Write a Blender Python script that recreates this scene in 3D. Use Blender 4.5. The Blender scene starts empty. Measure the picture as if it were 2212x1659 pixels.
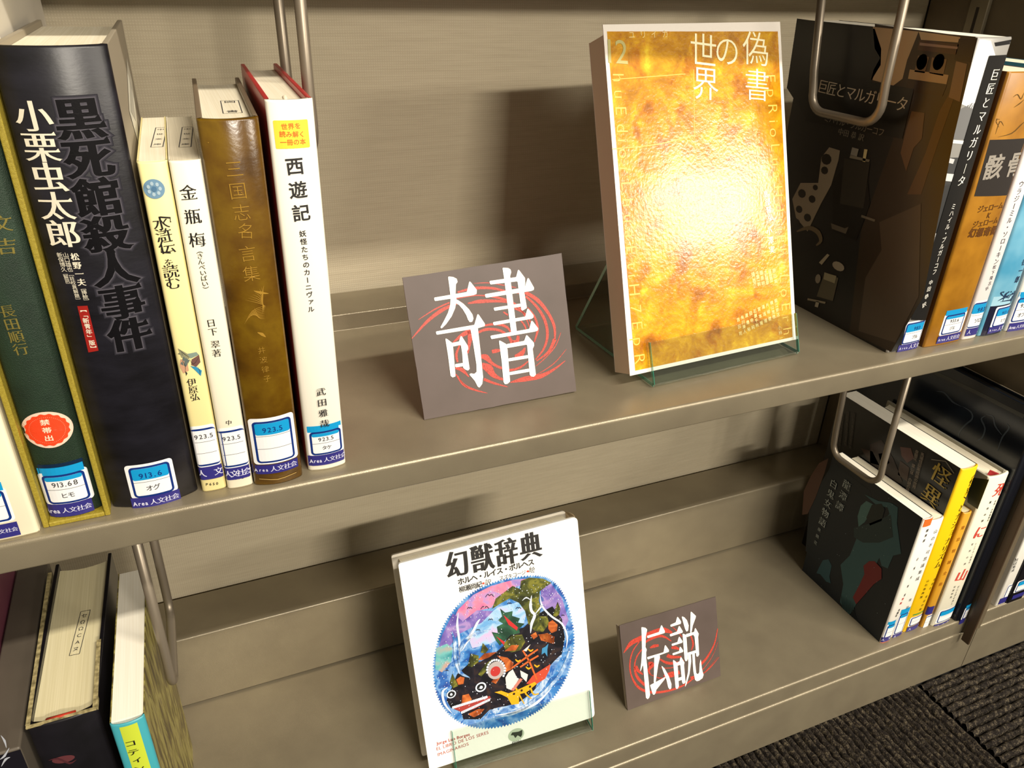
import bpy, math, random
from mathutils import Vector, Matrix
from mathutils.geometry import tessellate_polygon
random.seed(7)
SC = bpy.context.scene
COL = SC.collection

# ------------------------------------------------------------------ camera
# world: X along the shelf, Y into the shelf (Y=0 is the front edge), Z up (Z=0 is the upper shelf)
FPX = 1671.895
CAM = Vector((0.0, -0.36, 0.25177))
yaw, pit, rol = math.radians(23.68475), math.radians(28.41361), math.radians(1.77295)
F = Vector((math.sin(yaw)*math.cos(pit), math.cos(yaw)*math.cos(pit), -math.sin(pit)))
R0 = Vector((math.cos(yaw), -math.sin(yaw), 0)); U0 = R0.cross(F)
RR = R0*math.cos(rol) + U0*math.sin(rol); UU = -R0*math.sin(rol) + U0*math.cos(rol)
cd = bpy.data.cameras.new('camera'); co = bpy.data.objects.new('camera', cd); COL.objects.link(co)
cd.sensor_width = 36; cd.lens = FPX*36/2212; cd.clip_start = 0.01; cd.clip_end = 50
m = Matrix.Identity(4)
for i, v in enumerate((RR, UU, -F)):
    for k in range(3): m[k][i] = v[k]
m.translation = CAM; co.matrix_world = m
SC.camera = co

def ray(x, y):
    return RR*((x-1106)/FPX) - UU*((y-829.5)/FPX) + F
def onY(px, y): d = ray(*px); return CAM + d*((y-CAM.y)/d.y)
def onZ(px, z): d = ray(*px); return CAM + d*((z-CAM.z)/d.z)
def onX(px, x): d = ray(*px); return CAM + d*((x-CAM.x)/d.x)

# ------------------------------------------------------------------ world, lights, exposure
w = bpy.data.worlds.new('world'); SC.world = w; w.use_nodes = True
w.node_tree.nodes['Background'].inputs[0].default_value = (1.0, 0.87, 0.68, 1)
w.node_tree.nodes['Background'].inputs[1].default_value = 0.25
SC.view_settings.view_transform = 'Standard'; SC.view_settings.look = 'None'
SC.view_settings.gamma = 1.0; SC.view_settings.exposure = 0.42
SC.view_settings.use_curve_mapping = False
def area(name, c, sx, sy, power, aim=(0.25, 0.1, 0.0)):
    l = bpy.data.lights.new(name, 'AREA'); l.shape = 'RECTANGLE'; l.size = sx; l.size_y = sy
    l.energy = power; l.color = (1.0, 0.915, 0.78)
    o = bpy.data.objects.new(name, l); COL.objects.link(o); o.location = c
    d = Vector((0, aim[1]-c[1], aim[2]-c[2])).normalized()   # ceiling strips run along X, tilted to the shelf
    z = -d; x = Vector((1, 0, 0)); y = z.cross(x)
    mm = Matrix.Identity(4)
    for i, v in enumerate((x, y, z)):
        for k in range(3): mm[k][i] = v[k]
    mm.translation = Vector(c); o.matrix_world = mm
    return o
area('strip_light_far', (1.15, -4.8, 2.35), 1.4, 0.12, 140)
area('strip_light_far_b', (5.3, -4.8, 2.35), 1.7, 0.45, 130)
area('strip_light_near', (1.2, -1.76, 2.35), 2.2, 0.10, 86)

# ------------------------------------------------------------------ materials
def lin(h):
    h = h.lstrip('#'); r = []
    for i in (0, 2, 4):
        c = int(h[i:i+2], 16)/255
        r.append(c/12.92 if c <= .04045 else ((c+.055)/1.055)**2.4)
    return (*r, 1)
MATS = {}
def mat(hexc, rough=.5, metal=0.0, spec=.5, coat=0.0, key=''):
    k = (hexc, rough, metal, spec, coat, key)
    if k in MATS: return MATS[k]
    m = bpy.data.materials.new('paint_'+hexc.strip('#')+key); m.use_nodes = True
    b = m.node_tree.nodes['Principled BSDF']
    b.inputs['Base Color'].default_value = lin(hexc); b.inputs['Roughness'].default_value = rough
    b.inputs['Metallic'].default_value = metal; b.inputs['Specular IOR Level'].default_value = spec
    b.inputs['Coat Weight'].default_value = coat; b.inputs['Coat Roughness'].default_value = .12
    MATS[k] = m
    return m
def N(m, t, **kw):
    n = m.node_tree.nodes.new(t)
    for a, b in kw.items():
        if a != 'operation' and a in n.inputs.keys(): n.inputs[a].default_value = b
        else: setattr(n, a, b)
    return n
def fresh(name, hexc='#808080', rough=.5, **kw):
    k = mat(hexc, rough, key='_'+name, **kw); k.name = name
    return k, k.node_tree.nodes['Principled BSDF'], k.node_tree.links
def ramp(m, stops):
    n = m.node_tree.nodes.new('ShaderNodeValToRGB'); e = n.color_ramp.elements
    while len(e) < len(stops): e.new(.5)
    for i, (p, h) in enumerate(stops): e[i].position = p; e[i].color = lin(h)
    return n
def noisy(name, stops, scale=40, rough=.5, detail=5, stretch=(1, 1, 1), bump=0.0, bscale=None, dist=0.0, **kw):
    """procedural colour from object coordinates (metres)"""
    m, b, L = fresh(name, rough=rough, **kw)
    tc = N(m, 'ShaderNodeTexCoord'); mp = N(m, 'ShaderNodeMapping'); mp.inputs['Scale'].default_value = stretch
    L.new(tc.outputs['Object'], mp.inputs['Vector'])
    n = N(m, 'ShaderNodeTexNoise', Scale=scale, Detail=detail, Distortion=dist)
    L.new(mp.outputs[0], n.inputs['Vector'])
    r = ramp(m, stops); L.new(n.outputs['Fac'], r.inputs[0]); L.new(r.outputs[0], b.inputs['Base Color'])
    if bump:
        n2 = N(m, 'ShaderNodeTexNoise', Scale=bscale or scale*4, Detail=3); L.new(mp.outputs[0], n2.inputs['Vector'])
        bp = N(m, 'ShaderNodeBump', Strength=bump, Distance=.001); L.new(n2.outputs['Fac'], bp.inputs['Height'])
        L.new(bp.outputs[0], b.inputs['Normal'])
    return m
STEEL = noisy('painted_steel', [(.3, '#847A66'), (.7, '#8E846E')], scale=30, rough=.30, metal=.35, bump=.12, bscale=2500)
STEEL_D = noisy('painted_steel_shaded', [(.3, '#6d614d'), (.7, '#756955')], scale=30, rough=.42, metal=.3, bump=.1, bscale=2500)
WIRE = mat('#8d8272', .38, .55, key='_wire')
DARK = mat('#2b2118', .6, key='_gap')
PAGE = noisy('page_edges', [(.35, '#E6DCC0'), (.65, '#F1E9D2')], scale=12, rough=.85, stretch=(160, 1, 1), detail=3)
PAGE_W = noisy('page_edges_white', [(.35, '#F0E9D6'), (.65, '#FAF5E6')], scale=12, rough=.85, stretch=(160, 1, 1), detail=3)
PAGE_OLD = noisy('page_edges_aged', [(.3, '#CFC49A'), (.7, '#DED4AE')], scale=12, rough=.9, stretch=(120, 1, 1), detail=3)
PAGE_G = noisy('page_edges_grey', [(.35, '#C9BFA6'), (.65, '#D6CCB4')], scale=12, rough=.9, stretch=(160, 1, 1), detail=3)
def fabric():
    m, b, L = fresh('woven_fabric', rough=.85)
    tc = N(m, 'ShaderNodeTexCoord'); out = []
    for ax, sc in (('X', 1150), ('Z', 1150)):
        wv = N(m, 'ShaderNodeTexWave', Scale=sc/6.2832*.98, Distortion=1.5, Detail=2.0); wv.bands_direction = ax
        wv.inputs['Detail Scale'].default_value = .12
        L.new(tc.outputs['Object'], wv.inputs['Vector']); out.append(wv)
    mx = N(m, 'ShaderNodeMath'); mx.operation = 'MULTIPLY'
    L.new(out[0].outputs['Fac'], mx.inputs[0]); L.new(out[1].outputs['Fac'], mx.inputs[1])
    mp = N(m, 'ShaderNodeMapping'); mp.inputs['Scale'].default_value = (30, 1, 420)
    L.new(tc.outputs['Object'], mp.inputs['Vector'])
    ns = N(m, 'ShaderNodeTexNoise', Scale=1.0, Detail=4); L.new(mp.outputs[0], ns.inputs['Vector'])
    ad = N(m, 'ShaderNodeMath'); ad.operation = 'ADD'
    h = N(m, 'ShaderNodeMath'); h.operation = 'MULTIPLY'; h.inputs[1].default_value = .5
    L.new(mx.outputs[0], h.inputs[0]); L.new(h.outputs[0], ad.inputs[0]); L.new(ns.outputs['Fac'], ad.inputs[1])
    r = ramp(m, [(.1, '#AA9E86'), (1.0, '#BBB097')]); L.new(ad.outputs[0], r.inputs[0]); L.new(r.outputs[0], b.inputs['Base Color'])
    bp = N(m, 'ShaderNodeBump', Strength=.5, Distance=.0004); L.new(ad.outputs[0], bp.inputs['Height']); L.new(bp.outputs[0], b.inputs['Normal'])
    return m
FABRIC = fabric()

# ------------------------------------------------------------------ mesh helpers
def tag(o, label=None, cat=None, group=None, kind=None):
    for k, v in (('label', label), ('category', cat), ('group', group), ('kind', kind)):
        if v: o[k] = v
    return o
def thing(name, loc, label, cat, group=None):
    o = bpy.data.objects.new(name, None); o.empty_display_size = .02; COL.objects.link(o); o.location = loc
    return tag(o, label, cat, group)
def origin(o):
    v = Vector((0, 0, 0))
    while o: v += o.location; o = o.parent
    return v
def part(name, verts, faces, mats, parent=None, mi=None, smooth=False, label=None):
    """link ONE mesh object; verts in world metres"""
    off = origin(parent) if parent else Vector((0, 0, 0))
    me = bpy.data.meshes.new(name); me.from_pydata([tuple(Vector(v)-off) for v in verts], [], faces)
    if not isinstance(mats, (list, tuple)): mats = [mats]
    for k in mats: me.materials.append(k)
    if mi: me.polygons.foreach_set('material_index', mi)
    me.validate(); me.update()
    if smooth: me.polygons.foreach_set('use_smooth', [True]*len(me.polygons))
    o = bpy.data.objects.new(name, me); COL.objects.link(o); o.parent = parent
    if label: o['label'] = label
    return o
class MB:
    def __init__(s): s.v = []; s.f = []; s.m = []; s.mats = []
    def mid(s, m):
        if m not in s.mats: s.mats.append(m)
        return s.mats.index(m)
    def add(s, vs, fs, m):
        b = len(s.v); s.v += [Vector(v) for v in vs]; k = s.mid(m)
        for f in fs: s.f.append(tuple(i+b for i in f)); s.m.append(k)
    def box(s, x0, x1, y0, y1, z0, z1, m):
        s.add([(x, y, z) for z in (z0, z1) for y in (y0, y1) for x in (x0, x1)],
              [(0, 2, 3, 1), (4, 5, 7, 6), (0, 1, 5, 4), (2, 6, 7, 3), (0, 4, 6, 2), (1, 3, 7, 5)], m)
    def extrude_x(s, prof, x0, x1, m):      # prof = (y,z) loop
        n = len(prof)
        s.add([(x0, y, z) for y, z in prof] + [(x1, y, z) for y, z in prof],
              [(i, (i+1) % n, n+(i+1) % n, n+i) for i in range(n)] + [tuple(range(n-1, -1, -1)), tuple(range(n, 2*n))], m)
    def prism(s, quad, d, m, caps=True):     # polygon (list of Vectors) extruded by the vector d
        n = len(quad)
        s.add(list(quad)+[Vector(q)+d for q in quad],
              [(i, (i+1) % n, n+(i+1) % n, n+i) for i in range(n)] + ([tuple(range(n-1, -1, -1)), tuple(range(n, 2*n))] if caps else []), m)
    def tube(s, pts, r, m, seg=12):
        rings = []
        for i, p in enumerate(pts):
            a = pts[max(i-1, 0)]; b = pts[min(i+1, len(pts)-1)]; t = (Vector(b)-Vector(a)).normalized()
            u = t.orthogonal().normalized() if not rings else (pu - t*pu.dot(t)).normalized()
            pu = u; v = t.cross(u)
            rings.append([Vector(p)+(u*math.cos(k*2*math.pi/seg)+v*math.sin(k*2*math.pi/seg))*r for k in range(seg)])
        vs = [q for g in rings for q in g]; fs = []
        for i in range(len(rings)-1):
            for k in range(seg): fs.append((i*seg+k, i*seg+(k+1) % seg, (i+1)*seg+(k+1) % seg, (i+1)*seg+k))
        fs += [tuple(range(seg-1, -1, -1)), tuple(range(len(vs)-seg, len(vs)))]
        s.add(vs, fs, m)
    def build(s, name, parent=None, smooth=False, label=None):
        return part(name, s.v, s.f, s.mats, parent, s.m, smooth, label)
def bevel(o, wd, seg=2):
    md = o.modifiers.new('bevel', 'BEVEL'); md.width = wd; md.segments = seg; md.limit_method = 'ANGLE'; md.angle_limit = math.radians(40)
    for p in o.data.polygons: p.use_smooth = True
    o.modifiers.new('wn', 'WEIGHTED_NORMAL')
    return o
def round_loop(pts, r, seg=5):
    """round the convex/concave corners of a closed (a,b) loop; r per corner or scalar"""
    out = []; n = len(pts)
    for i, p in enumerate(pts):
        rr = r[i] if isinstance(r, (list, tuple)) else r
        if rr <= 0: out.append(tuple(p)); continue
        P = Vector(p); A = Vector(pts[i-1]); B = Vector(pts[(i+1) % n])
        a = (A-P).normalized(); b = (B-P).normalized(); ang = a.angle(b)
        t = min(rr/math.tan(ang/2), (A-P).length*.49, (B-P).length*.49)
        s0 = P+a*t; s1 = P+b*t
        for k in range(seg+1):
            q = k/seg; out.append(tuple(s0*(1-q)**2 + P*2*q*(1-q) + s1*q*q))
    return out

# ------------------------------------------------------------------ glyphs (Blender's own font)
ALL = ''.join(sorted(set("黒死館殺人事件小栗虫太郎松野一夫挿絵山口雄也註校異解題新保博久説青年版【】「」『』［］文吉長田順行禁帯出人社会Area0123456789.P水滸伝を読む伊原弘金瓶梅（きんぺいばい）日下翠著中三国志名言集井波律子世界み解く冊の本西遊記妖怪たちカーニヴァル武雅哉タケオグヒモ巨匠とマルガリータミハイル・ブコフ恭訳骸骨ジェロームK幻想奇譚ウラジソキン隆啓一ラ平正五月晶社幻獣辞典ホヘスポ柳瀬尚紀ズコJorgeLuisBorgesELLIBRODELOSSERESIMAGINARIOS偽書世界〈怪異〉とナショナリズム龍潭白鬼女物語譚死に山気味hpdtHティングソロフルヒ小澤実隈大和博幸馬部隆弘ユリイカ特集年月号冒険家の学歴史志原實呉座勇堀江宗郎片柳健湯浅藤村史朗渡邉川裕千葉景石泰典論ヨセΩCAｽ泉鏡花怪談傑作選不可思議集成遺体謎ドアニカー事件ロシア雪男の誰もいない東京第全巻上下口エヌボ介司図場安宮幹庫明朱林樋横湊秋純茂見") - set(' ')))
GL = {}
def load_glyphs():
    cu = bpy.data.curves.new('glyphs', 'FONT'); cu.body = "\n".join(ALL); cu.space_line = 3
    o = bpy.data.objects.new('glyphs', cu); COL.objects.link(o)
    dg = bpy.context.evaluated_depsgraph_get(); c = o.evaluated_get(dg).to_curve(dg)
    for s in c.splines:
        k = s.character_index//2; ch = ALL[k]; pts = []; bp = s.bezier_points; n = len(bp)
        for i in range(n):
            a = bp[i]; b = bp[(i+1) % n]
            straight = (a.co-a.handle_right).cross(b.co-a.co).length < 1e-5 and (b.co-b.handle_left).cross(b.co-a.co).length < 1e-5
            st = 1 if straight else 4
            for q in range(st):
                t = q/st; p = a.co*(1-t)**3 + a.handle_right*3*t*(1-t)**2 + b.handle_left*3*t*t*(1-t) + b.co*t**3
                pts.append((p.x, p.y+3*k))
        cl = []
        for p in pts:
            if not cl or abs(p[0]-cl[-1][0])+abs(p[1]-cl[-1][1]) > 1e-4: cl.append(p)
        if len(cl) > 2: GL.setdefault(ch, []).append(cl)
    bpy.data.objects.remove(o); bpy.data.curves.remove(cu)
load_glyphs()
def cjk(ch): return ord(ch) > 0x2E00
def inflate(lp, dx, dy, uro=0.0):
    n = len(lp); out = []
    area = sum(lp[i][0]*lp[(i+1) % n][1]-lp[(i+1) % n][0]*lp[i][1] for i in range(n))
    return_s = []
    for i in range(n):
        ax, ay = lp[i-1]; bx, by = lp[i]; cx, cy = lp[(i+1) % n]
        e1 = Vector((bx-ax, by-ay)).normalized(); e2 = Vector((cx-bx, cy-by)).normalized()
        nn = Vector((e1.y+e2.y, -(e1.x+e2.x)))
        if nn.length < .3: nn = Vector((e1.y, -e1.x))
        nn.normalize(); kk = 1/max(.5, abs(nn.dot(Vector((e1.y, -e1.x)))))
        out.append((bx+nn.x*dx*kk, by+nn.y*dy*kk))
    return out
def outer_sign(ch):
    best = max(GL[ch], key=lambda l: (max(p[0] for p in l)-min(p[0] for p in l))*(max(p[1] for p in l)-min(p[1] for p in l)))
    a = sum(best[i][0]*best[(i+1) % len(best)][1]-best[(i+1) % len(best)][0]*best[i][1] for i in range(len(best)))
    return 1 if a > 0 else -1
TESS = {}
def inside(p, l):
    c = False
    for i in range(len(l)):
        (x0, y0), (x1, y1) = l[i-1], l[i]
        if (y0 > p[1]) != (y1 > p[1]) and p[0] < (x1-x0)*(p[1]-y0)/(y1-y0)+x0: c = not c
    return c
def fill_loops(loops, sg):
    """group every outer contour with its own holes and tessellate each group"""
    ar = [sum(l[i-1][0]*l[i][1]-l[i][0]*l[i-1][1] for i in range(len(l)))*sg for l in loops]
    base = []; n = 0
    for l in loops: base.append(n); n += len(l)
    outs = [i for i, a in enumerate(ar) if a > 0]; grp = {i: [i] for i in outs}; tris = []
    for i, a in enumerate(ar):
        if a > 0: continue
        p = ((loops[i][0][0]+loops[i][1][0])/2, (loops[i][0][1]+loops[i][1][1])/2)
        own = [o for o in outs if inside(p, loops[o])]
        if own: grp[min(own, key=lambda o: ar[o])].append(i)
    for g in grp.values():
        idx = [base[i]+k for i in g for k in range(len(loops[i]))]
        for t in tessellate_polygon([[Vector((x, y, 0)) for x, y in loops[i]] for i in g]): tris.append(tuple(idx[k] for k in t))
    return tris
def glyph(ch, style):
    """-> (verts centred on the em box, tris, half width)"""
    k = (ch, style)
    if k in TESS: return TESS[k]
    if ch not in GL: TESS[k] = ([], [], .15); return TESS[k]
    loops = GL[ch]; dx = dy = 0; uro = 0
    if isinstance(style, tuple): dx, dy, uro = (style+(0,))[:3]
    sg = outer_sign(ch)
    lp2 = [inflate(l, dx*sg, dy*sg) for l in loops] if (dx or dy) else [list(l) for l in loops]
    allx = [p[0] for l in loops for p in l]
    if cjk(ch): cx, cy = .5, .345
    else: cx, cy = (min(allx)+max(allx))/2, .35
    vs = []; tl = []
    for l in lp2: vs += [(p[0]-cx, p[1]-cy) for p in l]
    for l in loops: tl.append([Vector((p[0], p[1], 0)) for p in l])
    tris = fill_loops(loops, sg)             # filled before thickening, so the topology stays sound
    if uro:                                  # small triangular serifs at the right end of level strokes
        for l in lp2:
            n = len(l)
            for i in range(n):
                a, b, c, d = l[i-1], l[i], l[(i+1) % n], l[(i+2) % n]
                if sg < 0: t0, t1, far0 = b, c, a      # clockwise outer: top edge a->b, then down to c
                else: t0, t1, far0 = c, b, d
                h = t0[1]-t1[1]
                if 0 < h < .14 and abs(t0[0]-t1[0]) < .03 and t0[0]-far0[0] > .18 and abs(t0[1]-far0[1]) < .03:
                    x, y = t0[0]-cx, t0[1]-cy; q = len(vs)
                    vs += [(x-uro*1.5, y), (x-uro*.35, y+uro), (x+uro*.25, y-h)]
                    tris.append((q, q+1, q+2)); vs.append((x-uro*1.5, y-h)); tris.append((q, q+2, q+3))
    hw = (max(allx)-min(allx))/2
    TESS[k] = (vs, tris, .5 if cjk(ch) else hw+.04)
    return TESS[k]
SANS = 'sans'; BOLD = (.018, .018); MIN = (.016, -.012, .055); MINB = (.038, .0, .07); THIN = (-.012, -.012)
ROT = 'ー「」『』（）〈〉【】［］'

# ------------------------------------------------------------------ printed faces
class Face:
    """plane O + u*U + v*V with outward normal N; curve(u) = set-back of a rounded spine"""
    def __init__(s, O, U, V, curve=None, hw=None):
        s.hw = hw
        s.O = Vector(O); s.U = Vector(U).normalized(); s.V = Vector(V).normalized(); s.N = s.U.cross(s.V); s.curve = curve
    def px(s, p):
        d = ray(*p); t = (s.O-CAM).dot(s.N)/d.dot(s.N); q = CAM+d*t-s.O
        u, v = q.dot(s.U), q.dot(s.V)
        if s.curve:
            for _ in range(3):
                O2 = s.O - s.N*s.curve(u); t = (O2-CAM).dot(s.N)/d.dot(s.N); q = CAM+d*t-O2; u, v = q.dot(s.U), q.dot(s.V)
        return Vector((u, v))
    def at(s, u, v, lift=0):
        if s.hw: u = max(-s.hw, min(s.hw, u))
        k = s.curve(u) if s.curve else 0
        return s.O + s.U*u + s.V*v + s.N*(lift-k)
class Print(MB):
    def tris(s, q, t, m, lift):
        if not s.F.curve: s.add([s.F.at(a.x, a.y, lift) for a in q], [tuple(k) for k in t], m); return
        q = list(q); out = []; st = [tuple(k) for k in t]
        while st:                                # split until the patch follows the rounded spine
            a, b, c = st.pop(); e = max(((a, b, c), (b, c, a), (c, a, b)), key=lambda k: abs(q[k[0]].x-q[k[1]].x))
            if abs(q[e[0]].x-q[e[1]].x) > .0022:
                q.append((q[e[0]]+q[e[1]])/2); n = len(q)-1; st += [(e[0], n, e[2]), (n, e[1], e[2])]
            else: out.append((a, b, c))
        s.add([s.F.at(a.x, a.y, lift) for a in q], out, m)
    def __init__(s, face): super().__init__(); s.F = face
    def uv(s, p): return s.F.px(p)
    def poly(s, pts, m, lift=.00012, px=True):
        q = [s.F.px(p) if px else Vector(p) for p in pts]
        t = tessellate_polygon([[Vector((a.x, a.y, 0)) for a in q]])
        s.tris(q, t, m, lift)
    def ribbon(s, pts, wd, m, lift=.00012, px=True, smooth=3):
        """tapered stroke through points (pixels); wd = widths in the same unit, one value or list"""
        P = [Vector(p) for p in pts]
        if not isinstance(wd, (list, tuple)): wd = [wd*.15]+[wd]*(len(P)-2)+[wd*.15] if len(P) > 2 else [wd, wd]
        if len(wd) < len(P): wd = [wd[min(int(i*(len(wd)-1)/(len(P)-1)+.5), len(wd)-1)] for i in range(len(P))]
        Q = []; W = []
        for i in range(len(P)-1):
            p0 = P[max(i-1, 0)]; p1 = P[i]; p2 = P[i+1]; p3 = P[min(i+2, len(P)-1)]
            for k in range(smooth):
                t = k/smooth
                Q.append(.5*((2*p1)+(p2-p0)*t+(2*p0-5*p1+4*p2-p3)*t*t+(3*p1-p0-3*p2+p3)*t**3)); W.append(wd[i]*(1-t)+wd[i+1]*t)
        Q.append(P[-1]); W.append(wd[-1]); vs = []
        for i, q in enumerate(Q):
            t = (Q[min(i+1, len(Q)-1)]-Q[max(i-1, 0)]); t = t.normalized() if t.length else Vector((1, 0)); n = Vector((-t.y, t.x))
            for sg in (1, -1):
                a = q+n*W[i]*.5*sg; a = s.F.px(a) if px else a; vs.append(s.F.at(a.x, a.y, lift))
        s.add(vs, [(2*i, 2*i+1, 2*i+3, 2*i+2) for i in range(len(Q)-1)], m)
    def disc(s, c, ru, rv, m, lift=.00012, n=28, px=True, wob=0, rot=0):
        a = s.F.px(c) if px else Vector(c); pts = []
        for k in range(n):
            t = k*2*math.pi/n; r = 1+wob*math.sin(t*16)
            pts.append(a+Vector((math.cos(t+rot)*ru*r, math.sin(t+rot)*rv*r)))
        s.tris([a]+pts, [(0, 1+k, 1+(k+1) % n) for k in range(n)], m, lift)
    def rect(s, u0, u1, v0, v1, m, lift=.00012, r=0, n=10):
        """axis-aligned patch in (u,v) metres, sliced so that it follows a rounded spine; r = corner radius"""
        if u1 < u0: u0, u1 = u1, u0
        cols = sorted(set([u0+(u1-u0)*k/n for k in range(n+1)] + ([u0+r*(1-math.cos(math.pi/2*k/4)) for k in range(5)]+[u1-r*(1-math.cos(math.pi/2*k/4)) for k in range(5)] if r else [])))
        vs = []
        for u in cols:
            d = min(u-u0, u1-u); c = r-math.sqrt(max(0, r*r-(r-d)**2)) if d < r else 0
            vs += [s.F.at(u, v0+c, lift), s.F.at(u, v1-c, lift)]
        s.add(vs, [(2*i, 2*i+2, 2*i+3, 2*i+1) for i in range(len(cols)-1)], m)
    def text(s, st, p0, p1, size, m, style=SANS, vert=False, lift=.0002, px=True, aspect=1.0):
        """centres of the first and last characters at p0, p1; size = em in metres"""
        a = s.F.px(p0) if px else Vector(p0); b = s.F.px(p1) if px else Vector(p1)
        adv = [1.0 if cjk(c) else (.34 if c == ' ' else glyph(c, style)[2]*2+.02) for c in st]
        cen = []; x = 0
        for k, c in enumerate(st):
            cen.append(k if vert else x+adv[k]/2); x += adv[k]
        d = b-a; L = d.length or 1; dr = d/L if d.length else Vector((0, -1) if vert else (1, 0)); tot = (cen[-1]-cen[0]) or 1
        if vert: ex = Vector((-dr.y, dr.x)); ey = -dr
        else: ex = dr; ey = Vector((-dr.y, dr.x))
        for k, c in enumerate(st):
            if c == ' ': continue
            g, tr, _ = glyph(c, style); o = a+d*((cen[k]-cen[0])/tot); Q = []
            for (gx, gy) in g:
                if vert and c in ROT:
                    if c == 'ー': gx, gy = -gy, -gx
                    else: gx, gy = gy, -gx
                elif vert and c in 'ァィェョュッャ': gx += .12; gy += .1
                Q.append(o+ex*gx*size*aspect+ey*gy*size)
            s.tris(Q, tr, m, lift)

BLACK = mat('#161412', .5, key='_ink'); WHITE = mat('#F4F0E6', .5, key='_ink'); LBL = mat('#E9E9EA', .45); NAVY = mat('#0B2C74', .4)
CYAN = mat('#0E93CC', .4); STRIP = mat('#2F2C78', .35); GREYINK = mat('#3a3a3c', .5); STRIPTX = mat('#D8D8EC', .5)
def call_label(face, root, tl, tr, br, bl, num='', kana='', mode='top', strip=None, rows=2, stxt='Area 人文社会', cut=(0, 0)):
    """library class label: white ticket, navy frame, cyan band, number and kana, purple area strip under it"""
    a, b, c, d = (face.px(p) for p in (tl, tr, br, bl))
    u0 = (a.x+d.x)/2; u1 = (b.x+c.x)/2; v1 = (a.y+b.y)/2; v0 = (c.y+d.y)/2
    w_, h = u1-u0, v1-v0; P = Print(face); e = .00015
    P.rect(u0, u1, v0, v1, LBL, e, r=.0018)
    f0, f1 = (.07 if not cut[0] else -.0), (.07 if not cut[1] else 0)
    x0, x1 = u0+w_*f0, u1-w_*f1; y0, y1 = v0+h*.03, v1-h*.07
    P.rect(x0, x1, y0, y1, NAVY, e*1.5, r=.002)
    t = .0011
    P.rect(x0+(0 if cut[0] else t), x1-(0 if cut[1] else t), y0+t, y1-t, LBL, e*2, r=.0012)
    ix0, ix1 = x0+(0 if cut[0] else t), x1-(0 if cut[1] else t); ih = y1-y0-2*t; iy1 = y1-t; iy0 = y0+t
    if mode == 'top': P.rect(ix0, ix1, iy1-ih*(.42 if rows == 2 else .30), iy1, CYAN, e*2.3, r=.001)
    if mode == 'over':
        P.rect(ix0, ix1, iy1-ih*.16, iy1, CYAN, e*2.3, r=.001)
        P.rect(u0+w_*.03, u1-w_*.05, v1-h*.08, v1+h*.16, CYAN, e*1.2)
    for k in range(1, rows): P.rect(ix0, ix1, iy1-ih*k/rows-.0001, iy1-ih*k/rows+.0001, GREYINK, e*2.6)
    P.build('call_number_label', root)
    T = Print(face); um = (ix0+ix1)/2; ch = ih/rows*.46
    if num:
        W = ch*.55*len(num)*.5; vy = iy1-ih/rows*(.52 if mode != 'over' else .6)
        T.text(num, (um-W*.85, vy), (um+W*.85, vy), ch*1.15, NAVY if mode == 'top' else GREYINK, px=False, lift=e*3, style=(.008, .008))
    if kana:
        W = ch*.45*(len(kana)-1); vy = iy1-ih/rows*1.5
        T.text(kana, (um-W, vy), (um+W, vy), ch*1.0, GREYINK, px=False, lift=e*3, style=(.008, .008))
    if T.v: T.build('number_lettering', root)
    if strip:
        s0, s1, s2 = (face.px(p) for p in strip)       # top-left, top-right, bottom-left
        S = Print(face); u0, u1 = s0.x, s1.x; v1 = (s0.y+s1.y)/2; v0 = v1-(s0.y-s2.y)
        S.rect(u0, u1, v0, v1, STRIP, e*3)
        o = S.build('area_strip', root)
        if stxt:
            T = Print(face); hh = (v1-v0); vm = (v0+v1)/2
            k = stxt.split(' ')
            full = .0225
            if len(k) > 1:
                T.text(k[0], (u0+(u1-u0)*.07, vm-.0001), (u0+(u1-u0)*.30, vm-.0001), hh*.48, STRIPTX, BOLD, px=False, lift=e*4, aspect=.85)
                T.text(k[1], (u0+(u1-u0)*.45, vm), (u0+(u1-u0)*.90, vm), min(hh*.72, (u1-u0)*.155), STRIPTX, MIN, px=False, lift=e*4)
            else:
                n = len(stxt); T.text(stxt, (u0+(u1-u0)*.16, vm), (u0+(u1-u0)*.84, vm), hh*.62, STRIPTX, MIN, px=False, lift=e*4)
            T.build('strip_lettering', o)

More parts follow.
